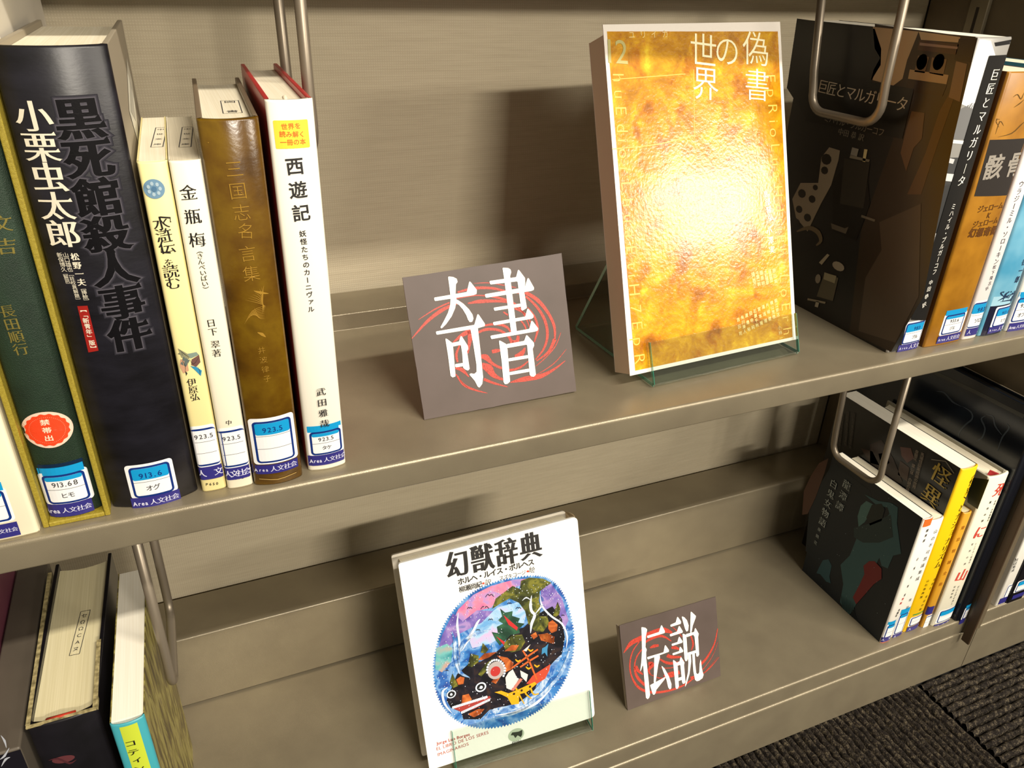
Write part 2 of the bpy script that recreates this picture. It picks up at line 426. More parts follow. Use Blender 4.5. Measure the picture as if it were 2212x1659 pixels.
# ------------------------------------------------------------------ books
class Book:
    """upright book with its spine to the viewer. x0..x1 spine, y0 front, y1 fore edge, z0 base, h height"""
    def __init__(s, name, label, x0, x1, y0, y1, z0, h, spine, cover, pages=PAGE, hard=False, bulge=0.0, bdx=0.0, group=None, board=.0024, hook=.003):
        s.x0, s.x1, s.y0, s.y1, s.z0, s.h, s.bdx, s.bulge = x0, x1, y0, y1, z0, h, bdx, bulge
        s.root = thing(name, ((x0+x1)/2, y0, z0), label, 'book', group)
        xc, hw = (x0+x1)/2, (x1-x0)/2; s.xc, s.hw = xc, hw
        sh = lambda x, y: x+bdx*(y-y0)/(y1-y0)
        z1 = z0+h
        r = min(.0016, hw*.3)
        def yf(x):
            t = (x-xc)/hw; q = bulge*t*t; e = hw-abs(x-xc)
            if e < r: q += (r-math.sqrt(max(0, r*r-(r-e)**2)))
            return y0+q
        s.yf = yf
        xs = [xc+hw*k for k in (-1, -.985, -.96, -.92, -.85, -.7, -.5, -.25, 0, .25, .5, .7, .85, .92, .96, .985, 1)]
        th = board if hard else .0006
        # spine shell
        n = len(xs); vs = []; fs = []
        dent = .0006 if hard else 0
        for z in (z0, z0+.001, z1-.001, z1):
            for x in xs: vs.append((x, yf(x)+(.0006 if z in (z0, z1) else 0), z))
        for z in (z0, z1):
            for x in xs: vs.append((xc+(x-xc)*(1-th/hw), yf(x)+th*.9+.0004, z))
        for r_ in range(3):
            for i in range(n-1): fs.append((r_*n+i, r_*n+i+1, (r_+1)*n+i+1, (r_+1)*n+i))
        for i in range(n-1):
            fs.append((3*n+i, 3*n+i+1, 5*n+i+1, 5*n+i)); fs.append((i+1, i, 4*n+i, 4*n+i+1))
            fs.append((5*n+i, 5*n+i+1, 4*n+i+1, 4*n+i))
        part('spine', vs, fs, spine, s.root, smooth=True)
        ys = yf(xc-hw)
        for side, nm in ((-1, 'front_cover'), (1, 'back_cover')):
            b = MB(); xa = xc+side*hw; xi = xa-side*th
            q = [Vector((xa, ys, z0)), Vector((sh(xa, y1), y1, z0)), Vector((sh(xi, y1), y1, z0)), Vector((xi, ys, z0))]
            if side > 0: q.reverse()
            b.prism(q[::-1], Vector((0, 0, h)), cover)
            o = b.build(nm, s.root)
            if hard: bevel(o, .0005, 2)
        # page block
        ins = hook if hard else .0003
        b = MB(); pf = ys+(.001 if not hard else -.0005); pb = y1-(.004 if hard else .0004)
        xa, xb = xc-hw+th+.0001, xc+hw-th-.0001; loop = []
        for k in range(7):
            t = k/6; x = xa+(xb-xa)*t; loop.append((x, max(pf, yf(x)+th+.0006)))
        for k in range(7):
            t = 1-k/6; x = xa+(xb-xa)*t; c = (.003 if hard else 0)*math.sin(math.pi*t); loop.append((sh(x, pb), pb-c))
        m_ = len(loop); z2, z3 = z0+ins, z1-ins
        b.add([(x, y, z2) for x, y in loop]+[(x, y, z3) for x, y in loop],
              [(i, (i+1) % m_, m_+(i+1) % m_, m_+i) for i in range(m_)]+[tuple(range(m_-1, -1, -1)), tuple(range(m_, 2*m_))], pages)
        b.build('page_block', s.root); s.ztop = z3
        s.spine = Face((xc, y0, z0), (1, 0, 0), (0, 0, 1), curve=lambda u: yf(xc+max(-hw, min(hw, u)))-y0, hw=hw)
        s.left = Face((xc-hw, ys, z0), (-bdx, -(y1-y0), 0), (0, 0, 1))      # cover that faces -X
        s.right = Face((xc+hw, ys, z0), (bdx, (y1-y0), 0), (0, 0, 1))       # cover that faces +X
        s.top = Face((xc, y0, z3), (1, 0, 0), (bdx, y1-y0, 0))
    def page_stamp(s, p0, p1, wd, txt, flip=False, boxed=True):
        """small ink stamp on the top edge of the pages, axis p0 -> p1 in pixels"""
        P = Print(s.top); ink = mat('#2b2a30', .7); a = P.uv(p0); b = P.uv(p1); d = (b-a).normalized(); n = Vector((-d.y, d.x))
        e = wd/2; q = [a+n*e, a-n*e, b-n*e, b+n*e]
        if boxed:
            for i in range(4): P.ribbon([q[i], q[(i+1) % 4]], [.0004, .0004], ink, px=False, smooth=1)
        L = (b-a)
        P.text(txt, a+L*.12, a+L*.88, wd*.7, ink, vert=True, px=False)
        P.build('library_stamp', s.root)

# ------------------------------------------------------------------ setting: floor, wall
ZS, ZF = -0.34, -0.42
def carpet_mat():
    m, b, L = fresh('carpet_yarn', rough=.95, spec=.1)
    tc = N(m, 'ShaderNodeTexCoord'); mp = N(m, 'ShaderNodeMapping'); mp.inputs['Scale'].default_value = (1, 1, 1)
    L.new(tc.outputs['Object'], mp.inputs['Vector'])
    n = N(m, 'ShaderNodeTexNoise', Scale=800, Detail=4); L.new(mp.outputs[0], n.inputs['Vector'])
    n2 = N(m, 'ShaderNodeTexNoise', Scale=260, Detail=2); L.new(mp.outputs[0], n2.inputs['Vector'])
    mu = N(m, 'ShaderNodeMath'); mu.operation = 'MULTIPLY'; L.new(n.outputs['Fac'], mu.inputs[0]); L.new(n2.outputs['Fac'], mu.inputs[1])
    r = ramp(m, [(.15, '#1a1715'), (.27, '#2e2924'), (.40, '#5f5646')]); L.new(mu.outputs[0], r.inputs[0]); L.new(r.outputs[0], b.inputs['Base Color'])
    bp = N(m, 'ShaderNodeBump', Strength=.8, Distance=.001); L.new(n.outputs['Fac'], bp.inputs['Height']); L.new(bp.outputs[0], b.inputs['Normal'])
    return m
CARPET = carpet_mat()
fl = part('floor', [(-1.5, -3.2, ZF-.0085), (2.5, -3.2, ZF-.0085), (2.5, .31, ZF-.0085), (-1.5, .31, ZF-.0085)], [(0, 1, 2, 3)], mat('#1d1a18', .9)); tag(fl, kind='structure')
def carpet_tile(x0, x1, y0, y1, along):
    """ribbed carpet tile: rounded wavy ribs running along 'x' or 'y'"""
    P = .0078; vs = []; fs = []; L = (y1-y0) if along == 'y' else (x1-x0); Wd = (x1-x0) if along == 'y' else (y1-y0)
    nr = int(Wd/P); P = Wd/nr; ns = 90
    for r in range(nr):
        b0 = len(vs); hh = random.uniform(.0050, .0080); ph = random.random()*6
        for k in range(ns+1):
            l = L*k/ns; wob = .0007*math.sin(k*1.7+ph)+random.uniform(-.0003, .0003)
            for (c, z) in ((.0, -.001), (.16, .7), (.5, 1.0), (.84, .7), (1.0, -.001)):
                a = P*(r+c)+(wob if 0 < c < 1 else 0); zz = -.0070+hh*max(z, 0)*(1+.12*math.sin(k*2.3+ph))
                vs.append((0, 0, 0)); vs[-1] = (a, l, zz) if along == 'y' else (l, a, zz)
        for k in range(ns):
            for c in range(4):
                i = b0+k*5+c; q = (i, i+1, i+6, i+5); fs.append(q if along == 'y' else q[::-1])
    o = part('carpet_tile', [(x+x0, y+y0, z+ZF) for x, y, z in vs], fs, CARPET, fl, smooth=True)
    return o
carpet_tile(.149, .649, -.50, 0.0, 'y')
carpet_tile(.651, 1.151, -.50, 0.0, 'x')
wb = MB(); wb.box(-1.5, 2.5, .31, .35, ZF, 2.0, mat('#9a8e74', .8)); tag(wb.build('wall_back'), kind='structure')

# ------------------------------------------------------------------ bookcases
bc = thing('bookcase', (.2, 0, ZF), 'beige steel library bookcase with fabric back, filling the whole picture', 'bookcase')
XL, XR = -.30, .689
def shelf_profile(z, t=.0172):
    return round_loop([(0, z), (0, z-t), (.012, z-t), (.012, z-.004), (.19, z-.004), (.236, z-.004), (.236, z+.0135), (.191, z+.0135), (.191, z)],
                      [.0026, .0012, 0, 0, 0, 0, .0014, .0014, .0008])
for z in (.34, 0.0):
    b = MB(); b.extrude_x(shelf_profile(z), XL, XR, STEEL)
    o = b.build('shelf_board', bc, label='upper shelf board' if z == 0 else 'next shelf board above'); 
    for p in o.data.polygons: p.use_smooth = len(p.vertices) == 4
    md = o.modifiers.new('es', 'EDGE_SPLIT'); md.split_angle = math.radians(25)
    # folded underside tray
    b = MB(); b.box(XL, XR, .012, .236, z-.0172, z-.0160, STEEL); b.build('shelf_underside', bc)
b = MB()
b.extrude_x(round_loop([(0, ZS), (0, ZS-.0185), (.012, ZS-.0185), (.012, ZS-.006), (.186, ZS-.006), (.242, ZS-.006), (.242, -.2672), (.1815, -.2600), (.1815, ZS+.0018), (.186, ZS+.0018), (.186, ZS)],
                       [.0026, 0, 0, 0, 0, 0, .0012, .0024, .0006, 0, 0]), XL, XR, STEEL)
o = b.build('bottom_shelf', bc)
for p in o.data.polygons: p.use_smooth = len(p.vertices) == 4
o.modifiers.new('es', 'EDGE_SPLIT').split_angle = math.radians(25)
b = MB(); b.extrude_x(round_loop([(-.0012, ZS-.0200), (-.0012, ZF), (.02, ZF), (.02, ZS-.0200)], [.0026, 0, 0, 0]), XL, XR+.0235, STEEL)
o = b.build('plinth', bc)
for p in o.data.polygons: p.use_smooth = len(p.vertices) == 4
o.modifiers.new('es', 'EDGE_SPLIT').split_angle = math.radians(25)
b = MB(); b.box(XL, XR, .246, .25, ZF, 1.0, FABRIC); b.build('back_panel', bc, label='woven beige fabric back panel')
def upright(x0, x1, slots=True):
    b = MB()
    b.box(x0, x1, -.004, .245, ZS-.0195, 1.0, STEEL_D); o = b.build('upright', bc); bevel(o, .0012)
    b = MB(); b.box(x0-.0045, x0, .1785, .1975, ZS, .335, STEEL); o2 = b.build('slotted_post', o); bevel(o2, .0008)
    for k in range(12):
        z = -.30+k*.05
        b = MB(); b.box(x0-.0047, x0-.0044, .1865, .1895, z, z+.030, DARK); b.build('post_slot', o)
upright(.6895, .7125); upright(XL-.023, XL)
b = MB(); b.box(.6865, .6893, -.0125, -.0035, ZS-.026, -.0172, mat('#4a3a2a', .45, .3)); o = b.build('shaded_edge', bc, label='thin dark brown strip painting the shaded side of the upright edge'); bevel(o, .0008)  # dark strip paints the upright's left side in shade
b2 = thing('bookcase', (1.0, 0, ZF), 'next beige steel bookcase at the right edge, mostly out of view', 'bookcase')
b = MB()
b.extrude_x(round_loop([(0, ZS), (0, ZS-.0185), (.012, ZS-.0185), (.012, ZS-.006), (.186, ZS-.006), (.242, ZS-.006), (.242, -.2672), (.1815, -.2600), (.1815, ZS+.0018), (.186, ZS+.0018), (.186, ZS)],
                       [.0026, 0, 0, 0, 0, 0, .0012, .0024, .0006, 0, 0]), .713, 1.4, STEEL)
b.build('bottom_shelf', b2)
b = MB(); b.extrude_x(round_loop([(-.0012, ZS-.0200), (-.0012, ZF), (.02, ZF), (.02, ZS-.0200)], [.0026, 0, 0, 0]), .7135, 1.4, STEEL); b.build('plinth', b2)
b = MB(); b.extrude_x(shelf_profile(0), .713, 1.4, STEEL); b.build('shelf_board', b2)
b = MB(); b.box(.713, 1.4, .246, .25, ZF, 1.0, FABRIC); b.build('back_panel', b2)

# ------------------------------------------------------------------ hanging wire book supports
def wire_support(x, y0, y1, ztop, label, drop=.163, flare=.004, rear=.010):
    t = thing('hanging_wire_support', (x, (y0+y1)/2, ztop), label, 'book support', 'hanging wire book supports')
    zb = ztop-drop; r = .014; pts = []
    pts.append((x, y1+rear, ztop)); pts.append((x, y1+rear*.15, zb+r*2)); 
    for k in range(7):
        a = math.pi/2*k/6; pts.append((x, y1-r+r*math.cos(a), zb+r-r*math.sin(a)))
    for k in range(7):
        a = math.pi/2*k/6; pts.append((x, y0+r-r*math.sin(a), zb+r-r*math.cos(a)))
    pts += [(x, y0+flare*.3, zb+r*2), (x, y0+flare, ztop)]
    b = MB(); b.tube(pts, .0031, WIRE, 14); b.build('wire_loop', t, smooth=True)
    b = MB(); b.box(x-.006, x+.006, y0-.004, y1+.010, ztop-.0012, ztop-.0002, WIRE); o = b.build('mounting_clip', t); bevel(o, .0004, 1)
wire_support(.0700, .075, .150, .3228, 'wire support hanging behind the white book with red edges')
wire_support(.4570, .059, .127, .3228, 'wire support hanging before the black-and-white photo cover', rear=.022)
wire_support(-.0585, .053, .130, -.0172, 'wire support on the lower shelf beside the lime-striped teal book')
wire_support(.5720, .060, .122, -.0172, 'wire support on the lower shelf before the dark teal cover')

# ------------------------------------------------------------------ upper shelf, left group
c = lambda h, r=.45, **k: mat(h, r, **k)
# A white paperback at the frame edge
bk = Book('paperback', 'cream-white paperback at the left edge of the upper shelf', -.118, -.0916, .0035, .14, 0, .19, c('#F4ECCF', .4), c('#F4ECCF', .4), PAGE, bulge=.0008)
call_label(bk.spine, bk.root, (-75, 1065), (12, 1052), (33, 1122), (-60, 1140), mode='over', strip=((-55, 1142), (36, 1125), (-50, 1170)), stxt='Area 人文社会')
# B green book in a yellow slipcase
BX0, BX1, BY = -.0900, -.0598, .0068
t = thing('slipcase', ((BX0+BX1)/2, BY, 0), 'open yellow cloth slipcase around the green book', 'slipcase')
YEL = noisy('mustard_cloth', [(.3, '#8A781C'), (.7, '#A29130')], scale=900, rough=.55, bump=.3, bscale=2500)
IV = c('#DAD3C4', .6)
b = MB(); tk = .0026
b.box(BX0, BX0+tk, BY, .232, 0, .27, YEL); o = b.build('side_panel', t); bevel(o, .0006)
b = MB(); b.box(BX1-tk, BX1, BY, .232, 0, .27, YEL); o = b.build('side_panel', t); bevel(o, .0006)
b = MB(); b.box(BX1, BX1+.0004, .05, .231, .12, .27, IV); b.build('paper_lining', t, label='off-white paper on the outer side')
b = MB(); b.box(BX0+tk, BX1-tk, BY, .232, 0, tk, YEL); o = b.build('bottom_panel', t); bevel(o, .0006)
b = MB(); b.box(BX0+tk, BX1-tk, .2296, .232, tk, .27, YEL); b.build('back_panel', t)
GREEN = noisy('green_cloth', [(.3, '#15271A'), (.7, '#213826')], scale=60, rough=.55, bump=.5, bscale=2600)
bk = Book('hardback_book', 'dark green cloth hardback inside the yellow slipcase', BX0+tk+.0004, BX1-tk-.0004, BY+.0018, .2285, tk+.0003, .262, GREEN, GREEN, PAGE, hard=True, bulge=.0035)
GOLD = mat('#8f8240', .35, .4, key='_gilt')
P = Print(bk.spine); P.text('文吉', (4, 484), (14, 533), .0075, GOLD, MIN, vert=True); P.build('gilt_lettering', bk.root); P = Print(bk.spine); P.text('長田順行', (16, 673), (45, 755), .0062, GOLD, MIN, vert=True); P.build('gilt_lettering', bk.root)
P = Print(bk.spine); u0 = bk.spine.px((82, 1000)); u1 = bk.spine.px((190, 985))
P.rect(bk.spine.px((81, 1008)).x, bk.spine.px((178, 990)).x, bk.spine.px((90, 1022)).y, bk.spine.px((90, 1004)).y, mat('#0f2540', .3), .0001); P.build('film_tint', bk.root, label='dark blue tint of the label film')
call_label(bk.spine, bk.root, (79, 1021), (187, 1004), (205, 1074), (101, 1087), '913.68', 'ヒモ', mode='over', strip=((91, 1086), (197, 1073), (99, 1113)))
P = Print(bk.spine); cc = bk.spine.px((102, 929)); rr = .0107
P.disc(cc, rr, rr*.92, c('#E9C9B4', .45), .0002, px=False, n=48); SEAL = c('#E8431D', .45)
P.disc(cc, rr*.86, rr*.80, SEAL, .0003, px=False, n=96, wob=.035)
for k in range(56):
    a = k/56*2*math.pi; P.disc(cc+Vector((math.cos(a)*rr*.70, math.sin(a)*rr*.65)), .00013, .00013, c('#F4B79A'), .0004, px=False, n=5)
P.build('round_seal', bk.root, label='round orange paper seal with a scalloped edge')
P = Print(bk.spine); P.text('禁帯出', (97, 912), (106, 946), .0033, c('#F6D9BE'), BOLD, vert=True, lift=.0005, aspect=1.25); P.build('seal_lettering', bk.root)
# C big black book
BLK = noisy('black_jacket', [(.35, '#0F0E13'), (.65, '#1D1C24')], scale=35, rough=.36, detail=6, stretch=(1, 1, 2.5), bump=.05, bscale=300)
bk = Book('hardback_book', 'thick black hardback with large white and haloed black characters', -.0590, -.0177, .0075, .155, 0, .2195, BLK, c('#A39884', .5), PAGE, hard=True, bulge=.006, bdx=.003)
S = bk.spine; HAL = [mat('#27262d', .3), mat('#35333b', .3), mat('#48454d', .3), mat('#5f5c64', .3)]
P = Print(S)
for k, (off) in enumerate((.095, .07, .048, .028)):
    P.text('黒死館殺人事件', (172, 259), (281, 724), .0170, HAL[k], (off+.03, off), vert=True, lift=.00008+k*.00005, aspect=1.06)
P.build('title_halo', bk.root, label='pale grey glow round the title')
P = Print(S); P.text('黒死館殺人事件', (172, 259), (281, 724), .0170, mat('#08070b', .3), (.05, .016, .07), vert=True, lift=.0003, aspect=1.06); P.build('title_lettering', bk.root)
W2 = mat('#E9E1CB', .35, key='_ink')
P = Print(S); P.text('小栗虫太郎', (72, 253), (137, 507), .0130, W2, (.024, -.006, .06), vert=True, aspect=1.05); P.build('author_lettering', bk.root)
P = Print(S)
P.text('松野一夫', (162, 555), (176, 610), .0036, W2, MINB, vert=True, aspect=.95); P.text('［挿絵］', (179, 622), (187, 650), .0023, W2, SANS, vert=True)
P.text('山口雄也', (142, 551), (151, 582), .0024, W2, SANS, vert=True); P.text('［註校異解題］', (153, 592), (169, 648), .0021, W2, SANS, vert=True)
P.text('新保博久', (129, 551), (138, 582), .0024, W2, SANS, vert=True); P.text('［解説］', (140, 590), (148, 614), .0020, W2, SANS, vert=True)
P.build('credit_lettering', bk.root)
P = Print(S); P.poly([(167, 661), (189, 660), (213, 757), (191, 761)], mat('#9E211B', .35), .0002); P.text('【「新青年」版】', (179, 668), (202, 752), .0027, W2, BOLD, vert=True, lift=.0003); P.build('edition_tag', bk.root, label='small red tag with white characters')
call_label(S, bk.root, (268, 1002), (372, 991), (386, 1064), (281, 1072), '913.6', 'オグ', mode='top', strip=((280, 1070), (388, 1060), (285, 1094)))
P = Print(bk.right); P.poly([(272, 125), (284, 175), (303, 330), (278, 240)], c('#E4E0D0', .4), .0003); P.poly([(279, 175), (283, 190), (292, 262), (281, 240)], c('#B9B5A8', .5), .0004); P.build('barcode_label', bk.root)
# D pale yellow paperback
bk = Book('paperback', 'slim pale yellow paperback with a blue disc and tiny figures on its spine', -.0155, -.0033, .0098, .122, 0, .1735, c('#EFE1A0', .4), c('#EFE1A0', .4), PAGE, bulge=.0008, bdx=.002)
S = bk.spine; P = Print(S)
P.text('「', (351, 463), (351, 464), .0068, BLACK, MIN, vert=True); P.text('水滸伝', (348, 483), (361, 534), .0068, BLACK, MIN, vert=True, aspect=1.05); P.text('」', (362, 551), (362, 552), .0066, BLACK, MIN, vert=True)
P.text('を', (365, 568), (365, 569), .0042, BLACK, MIN, vert=True); P.text('読む', (369, 587), (374, 612), .0068, BLACK, MIN, vert=True, aspect=1.05); P.build('title_lettering', bk.root)
P = Print(S); P.text('伊原弘', (414, 826), (421, 858), .0046, BLACK, MIN, vert=True); P.build('author_lettering', bk.root)
P = Print(S); cc = S.px((333, 408)); P.disc(cc, .0043, .0043, c('#6F93AE'), .0002, px=False, n=32)
for k in range(7):
    a = k*.9; P.disc(cc+Vector((math.cos(a)*.0024, math.sin(a)*.0024)), .0007, .0009, c('#A9BFCB'), .0003, px=False, n=8)
P.disc(cc, .0011, .0012, c('#4F7697'), .00035, px=False, n=12); P.build('publisher_disc', bk.root, label='blue-grey round emblem')
P = Print(S)
for pts, col in (([(384, 752), (398, 760), (412, 768), (408, 775), (392, 772)], '#8B8A6B'), ([(404, 764), (424, 760), (430, 766), (412, 774)], '#7d8f84'), ([(390, 775), (405, 783), (408, 800), (396, 806), (388, 790)], '#C99A7A'),
                 ([(396, 770), (410, 778), (402, 792), (390, 786)], '#5E6A66'), ([(414, 776), (430, 766), (433, 782), (424, 792), (413, 788)], '#6b4a44'), ([(411, 790), (424, 792), (436, 800), (434, 812), (422, 800)], '#2F86AE'),
                 ([(400, 800), (405, 806), (402, 812)], '#2a2a2a'), ([(384, 764), (392, 758), (396, 768)], '#6d6f5a')): P.poly(pts, c(col, .5), .0002)
for q in ([(386, 754), (398, 764), (410, 772)], [(408, 772), (418, 786), (430, 770)], [(392, 776), (400, 790), (400, 806)], [(426, 790), (432, 802), (430, 810)]): P.ribbon(q, 1.1, c('#2b2a28'), .0003)
P.build('figure_vignette', bk.root, label='tiny coloured drawing of running figures')
call_label(S, bk.root, (410, 919), (462, 913), (478, 1000), (424, 1008), '923.5', '', mode='none', rows=3, cut=(1, 1), strip=((424, 1008), (478, 998), (429, 1035)), stxt='人文')
P = Print(S); P.text('P650', (447, 1046), (469, 1044), .0022, BLACK, BOLD); P.build('price_code', bk.root)
bk.page_stamp((342, 276), (336, 318), .0052, '中世文庫')
# E cream white paperback
bk = Book('paperback', 'slim ivory paperback with three widely spaced black characters', -.0029, .0103, .0078, .121, 0, .1735, c('#F3EBD3', .42), c('#F3EBD3', .42), PAGE_G, bulge=.0010, bdx=.002)
S = bk.spine; P = Print(S); P.text('金瓶梅', (407, 417), (426, 519), .0074, BLACK, MIN, vert=True); P.build('title_lettering', bk.root)
P = Print(S); P.text('（きんぺいばい）', (430, 541), (445, 625), .0030, BLACK, MIN, vert=True); P.text('日下', (456, 698), (460, 717), .0044, BLACK, MIN, vert=True); P.text('翠著', (465, 744), (468, 763), .0044, BLACK, MIN, vert=True); P.text('中', (494, 913), (494, 914), .0032, BLACK, MIN, vert=True); P.build('author_lettering', bk.root)
call_label(S, bk.root, (467, 923), (523, 916), (540, 998), (480, 1010), '923.5', '', mode='none', rows=3, cut=(1, 1), strip=((480, 1009), (540, 997), (486, 1034)), stxt='人文社会')
P = Print(S); P.text('1312', (503, 1034), (524, 1031), .0020, GREYINK, BOLD); P.build('price_code', bk.root)
bk.page_stamp((399, 275), (397, 318), .0052, '中世文庫')
# F mottled brown-gold book
BRN = noisy('mottled_leather_paper', [(.30, '#3F2807'), (.45, '#5C3F09'), (.58, '#6E520E'), (.72, '#4F3608')], scale=38, rough=.22, detail=8, bump=.06, bscale=500)
bk = Book('hardback_book', 'mottled brown hardback with gilt characters stamped down the spine', .0109, .0365, .0040, .1405, 0, .1905, BRN, c('#7b6a55', .45), PAGE, hard=True, bulge=.0035, bdx=.005)
S = bk.spine; GL2 = mat('#B98F38', .25, .3, key='_gilt'); P = Print(S)
P.text('三国志', (506, 366), (522, 460), .0082, GL2, THIN, vert=True); P.text('名', (531, 500), (531, 501), .0078, GL2, THIN, vert=True); P.text('言集', (535, 549), (543, 592), .0082, GL2, THIN, vert=True); P.build('gilt_title', bk.root)
P = Print(S); P.text('井波律子', (565, 757), (577, 818), .0040, GL2, THIN, vert=True)
P.ribbon([(449, 308), (543, 303)], [1.6, 1.6], GL2, smooth=1); P.build('gilt_lettering', bk.root)
P = Print(S)
for k in range(9): P.ribbon([(530+k*5, 648-k*4), (560+k, 655-k*3), (575-k, 662+k*2)], 1.4, GL2)
for k in range(8): P.ribbon([(528+k*3, 700-k*5), (545+k*2, 672+k*2), (572, 660+k*4)], 1.6, GL2)
P.ribbon([(548, 628), (562, 632), (580, 634)], 6, GL2); P.ribbon([(556, 718), (566, 722), (574, 728)], 7, GL2); P.build('gilt_emblem', bk.root)
call_label(S, bk.root, (537, 900), (634, 891), (643, 988), (545, 999), '923.5', '', mode='top', rows=3, strip=((543, 1000), (642, 988), (546, 1019)))
P = Print(S); P.ribbon([(560, 1034), (600, 1035), (640, 1020)], [1, 1.4, 1], mat('#d9b56a', .2, .3), .0002); P.build('film_edge', bk.root)
bk.page_stamp((484, 218), (497, 245), .0085, '図書')
# G white book with red covers
RED = c('#B3282B', .35)
bk = Book('hardback_book', 'white-spined hardback with red covers and a yellow patch near the top', .0403, .0612, .0088, .149, 0, .1968, c('#F7F2E2', .38), RED, PAGE, hard=True, bulge=.0022, bdx=.0037)
S = bk.spine; P = Print(S); a = S.px((589, 260)); d = S.px((669, 318)); P.rect(a.x, d.x+.0002, d.y, a.y, c('#FADF45', .45), .0001, r=.0006)
OR = c('#E2762A', .5); P.text('世界を', (614, 274), (643, 272), .0028, OR, BOLD); P.text('読み解く', (610, 290), (652, 290), .0028, OR, BOLD); P.text('一冊の本', (612, 308), (654, 306), .0028, OR, BOLD); P.build('yellow_patch', bk.root, label='yellow patch with orange characters')
P = Print(S); P.text('西遊記', (637, 360), (651, 461), .0083, c('#2c2a2a', .5), BOLD, vert=True, aspect=1.02); P.build('title_lettering', bk.root)
P = Print(S); P.text('妖怪たちのカーニヴァル', (654, 505), (672, 668), .0033, c('#2c2a2a', .5), BOLD, vert=True); P.build('subtitle_lettering', bk.root)
call_label(S, bk.root, (663, 929), (738, 916), (745, 968), (664, 982), '923.5', 'タケ', mode='over', strip=((664, 981), (747, 966), (667, 1003)))
P = Print(S); P.text('武田雅哉', (693, 846), (701, 914), .0050, c('#2c2a2a', .5), MIN, vert=True, lift=.0007, aspect=1.05); P.build('author_lettering', bk.root)
b = MB(); b.tube([(.050, .0135, .1945), (.0495, .016, .197), (.0500, .019, .1962)], .0012, c('#d8cdb4', .5), 6); b.build('headband', bk.root, smooth=True)

# ------------------------------------------------------------------ upper shelf, right group
GR = lambda v, r=.3: mat('#%02x%02x%02x' % (v, v, v), r, key='_photo')
bk = Book('paperback', 'tall paperback with a black-and-white photo collage cover facing left', .4743, .5062, .0125, .166, 0, .2202, c('#8f8d88', .3), c('#1d1a18', .3), PAGE_W, bulge=.0012)
L = bk.left; P = Print(L); e = .0001
SHADE = lambda h: mat(h, .28, key='_warm_shade')  # collage greys browned and darkened, warm shade of this side put into them
def PP(pts, h, l=1): P.poly(pts, SHADE(h), e*l)
PP([(1890, 52), (2112, 82), (2062, 290), (1995, 640), (1925, 760), (1835, 718), (1860, 500), (1930, 300), (1880, 170), (1888, 130)], '#33261a', 1)
PP([(1886, 58), (1985, 68), (1960, 130), (1950, 170), (1930, 185), (1882, 172), (1888, 150), (1902, 125), (1890, 105)], '#b79e7c', 2)
PP([(1985, 68), (2075, 80), (2072, 92), (1990, 86)], '#c2a880', 2)
PP([(1987, 86), (2072, 96), (2066, 118), (1982, 108)], '#4a3020', 3); PP([(1988, 92), (2070, 101), (2069, 106), (1987, 98)], '#94796a', 4)
PP([(1966, 150), (2050, 162), (2045, 182), (1962, 170)], '#ae8d62', 3); PP([(1962, 172), (2046, 184), (2036, 208), (1955, 198)], '#33200f', 3)
for x in (1992, 2028): P.disc((x, 134), .0042, .0050, SHADE('#45321f'), e*4, n=14)
PP([(1984, 120), (2008, 123), (1998, 158), (1976, 155)], '#73593e', 3); PP([(2014, 124), (2046, 128), (2038, 164), (2008, 158)], '#73593e', 3)
for x in (1992, 2028): P.disc((x, 134), .0042, .0050, SHADE('#45321f'), e*4, n=14)
PP([(2072, 84), (2110, 84), (2098, 135), (2062, 130)], '#221410', 3); PP([(2066, 132), (2090, 138), (2074, 220), (2050, 210)], '#80644a', 3)
PP([(1970, 240), (1998, 244), (1992, 300), (1974, 320), (1958, 370), (1946, 330), (1958, 280)], '#60452c', 3)
PP([(2000, 330), (2030, 240), (2052, 200), (2060, 215), (2030, 300), (1990, 420), (1960, 420)], '#553a20', 2)
PP([(1900, 480), (1990, 440), (1985, 640), (1935, 740), (1855, 715), (1870, 600), (1905, 540)], '#4b3d30', 3)
PP([(1722, 40), (1890, 62), (1904, 105), (1903, 140), (1886, 168), (1880, 200), (1745, 260), (1700, 190)], '#16130f', 2)
PP([(1768, 158), (1975, 192), (1950, 300), (1740, 262)], '#12100d', 5)                              # title box
PP([(1768, 395), (1775, 340), (1792, 318), (1815, 325), (1812, 345), (1796, 400), (1774, 440), (1745, 500), (1720, 470), (1712, 430), (1730, 395)], '#8e816c', 3)   # spotted dog
for p, r in (((1786, 344), .0042), ((1782, 368), .003), ((1733, 418), .0035), ((1755, 430), .003), ((1727, 452), .003), ((1745, 470), .0032), ((1722, 480), .0028), ((1762, 405), .0022)): P.disc(p, r*1.3, r, SHADE('#221c16'), e*4, n=10)
PP([(1798, 395), (1830, 350), (1870, 345), (1880, 440), (1850, 520), (1800, 500)], '#15110e', 3)
PP([(1825, 342), (1880, 352), (1866, 450), (1815, 440)], '#2f2a22', 4); PP([(1842, 318), (1856, 322), (1852, 338), (1838, 334)], '#8a8478', 5); PP([(1868, 322), (1875, 323), (1870, 350), (1864, 348)], '#c8b988', 5); PP([(1838, 335), (1880, 345), (1878, 350), (1836, 341)], '#7c7362', 5)
PP([(1796, 482), (1826, 493), (1834, 490), (1828, 505), (1798, 494)], '#5c5244', 5); PP([(1862, 464), (1892, 474), (1890, 479), (1861, 469)], '#6b6254', 5)
P.ribbon([(1722, 500), (1748, 492), (1768, 502), (1774, 520), (1764, 530)], [3, 9, 10, 7, 3], SHADE('#6b5c44'), e*5)
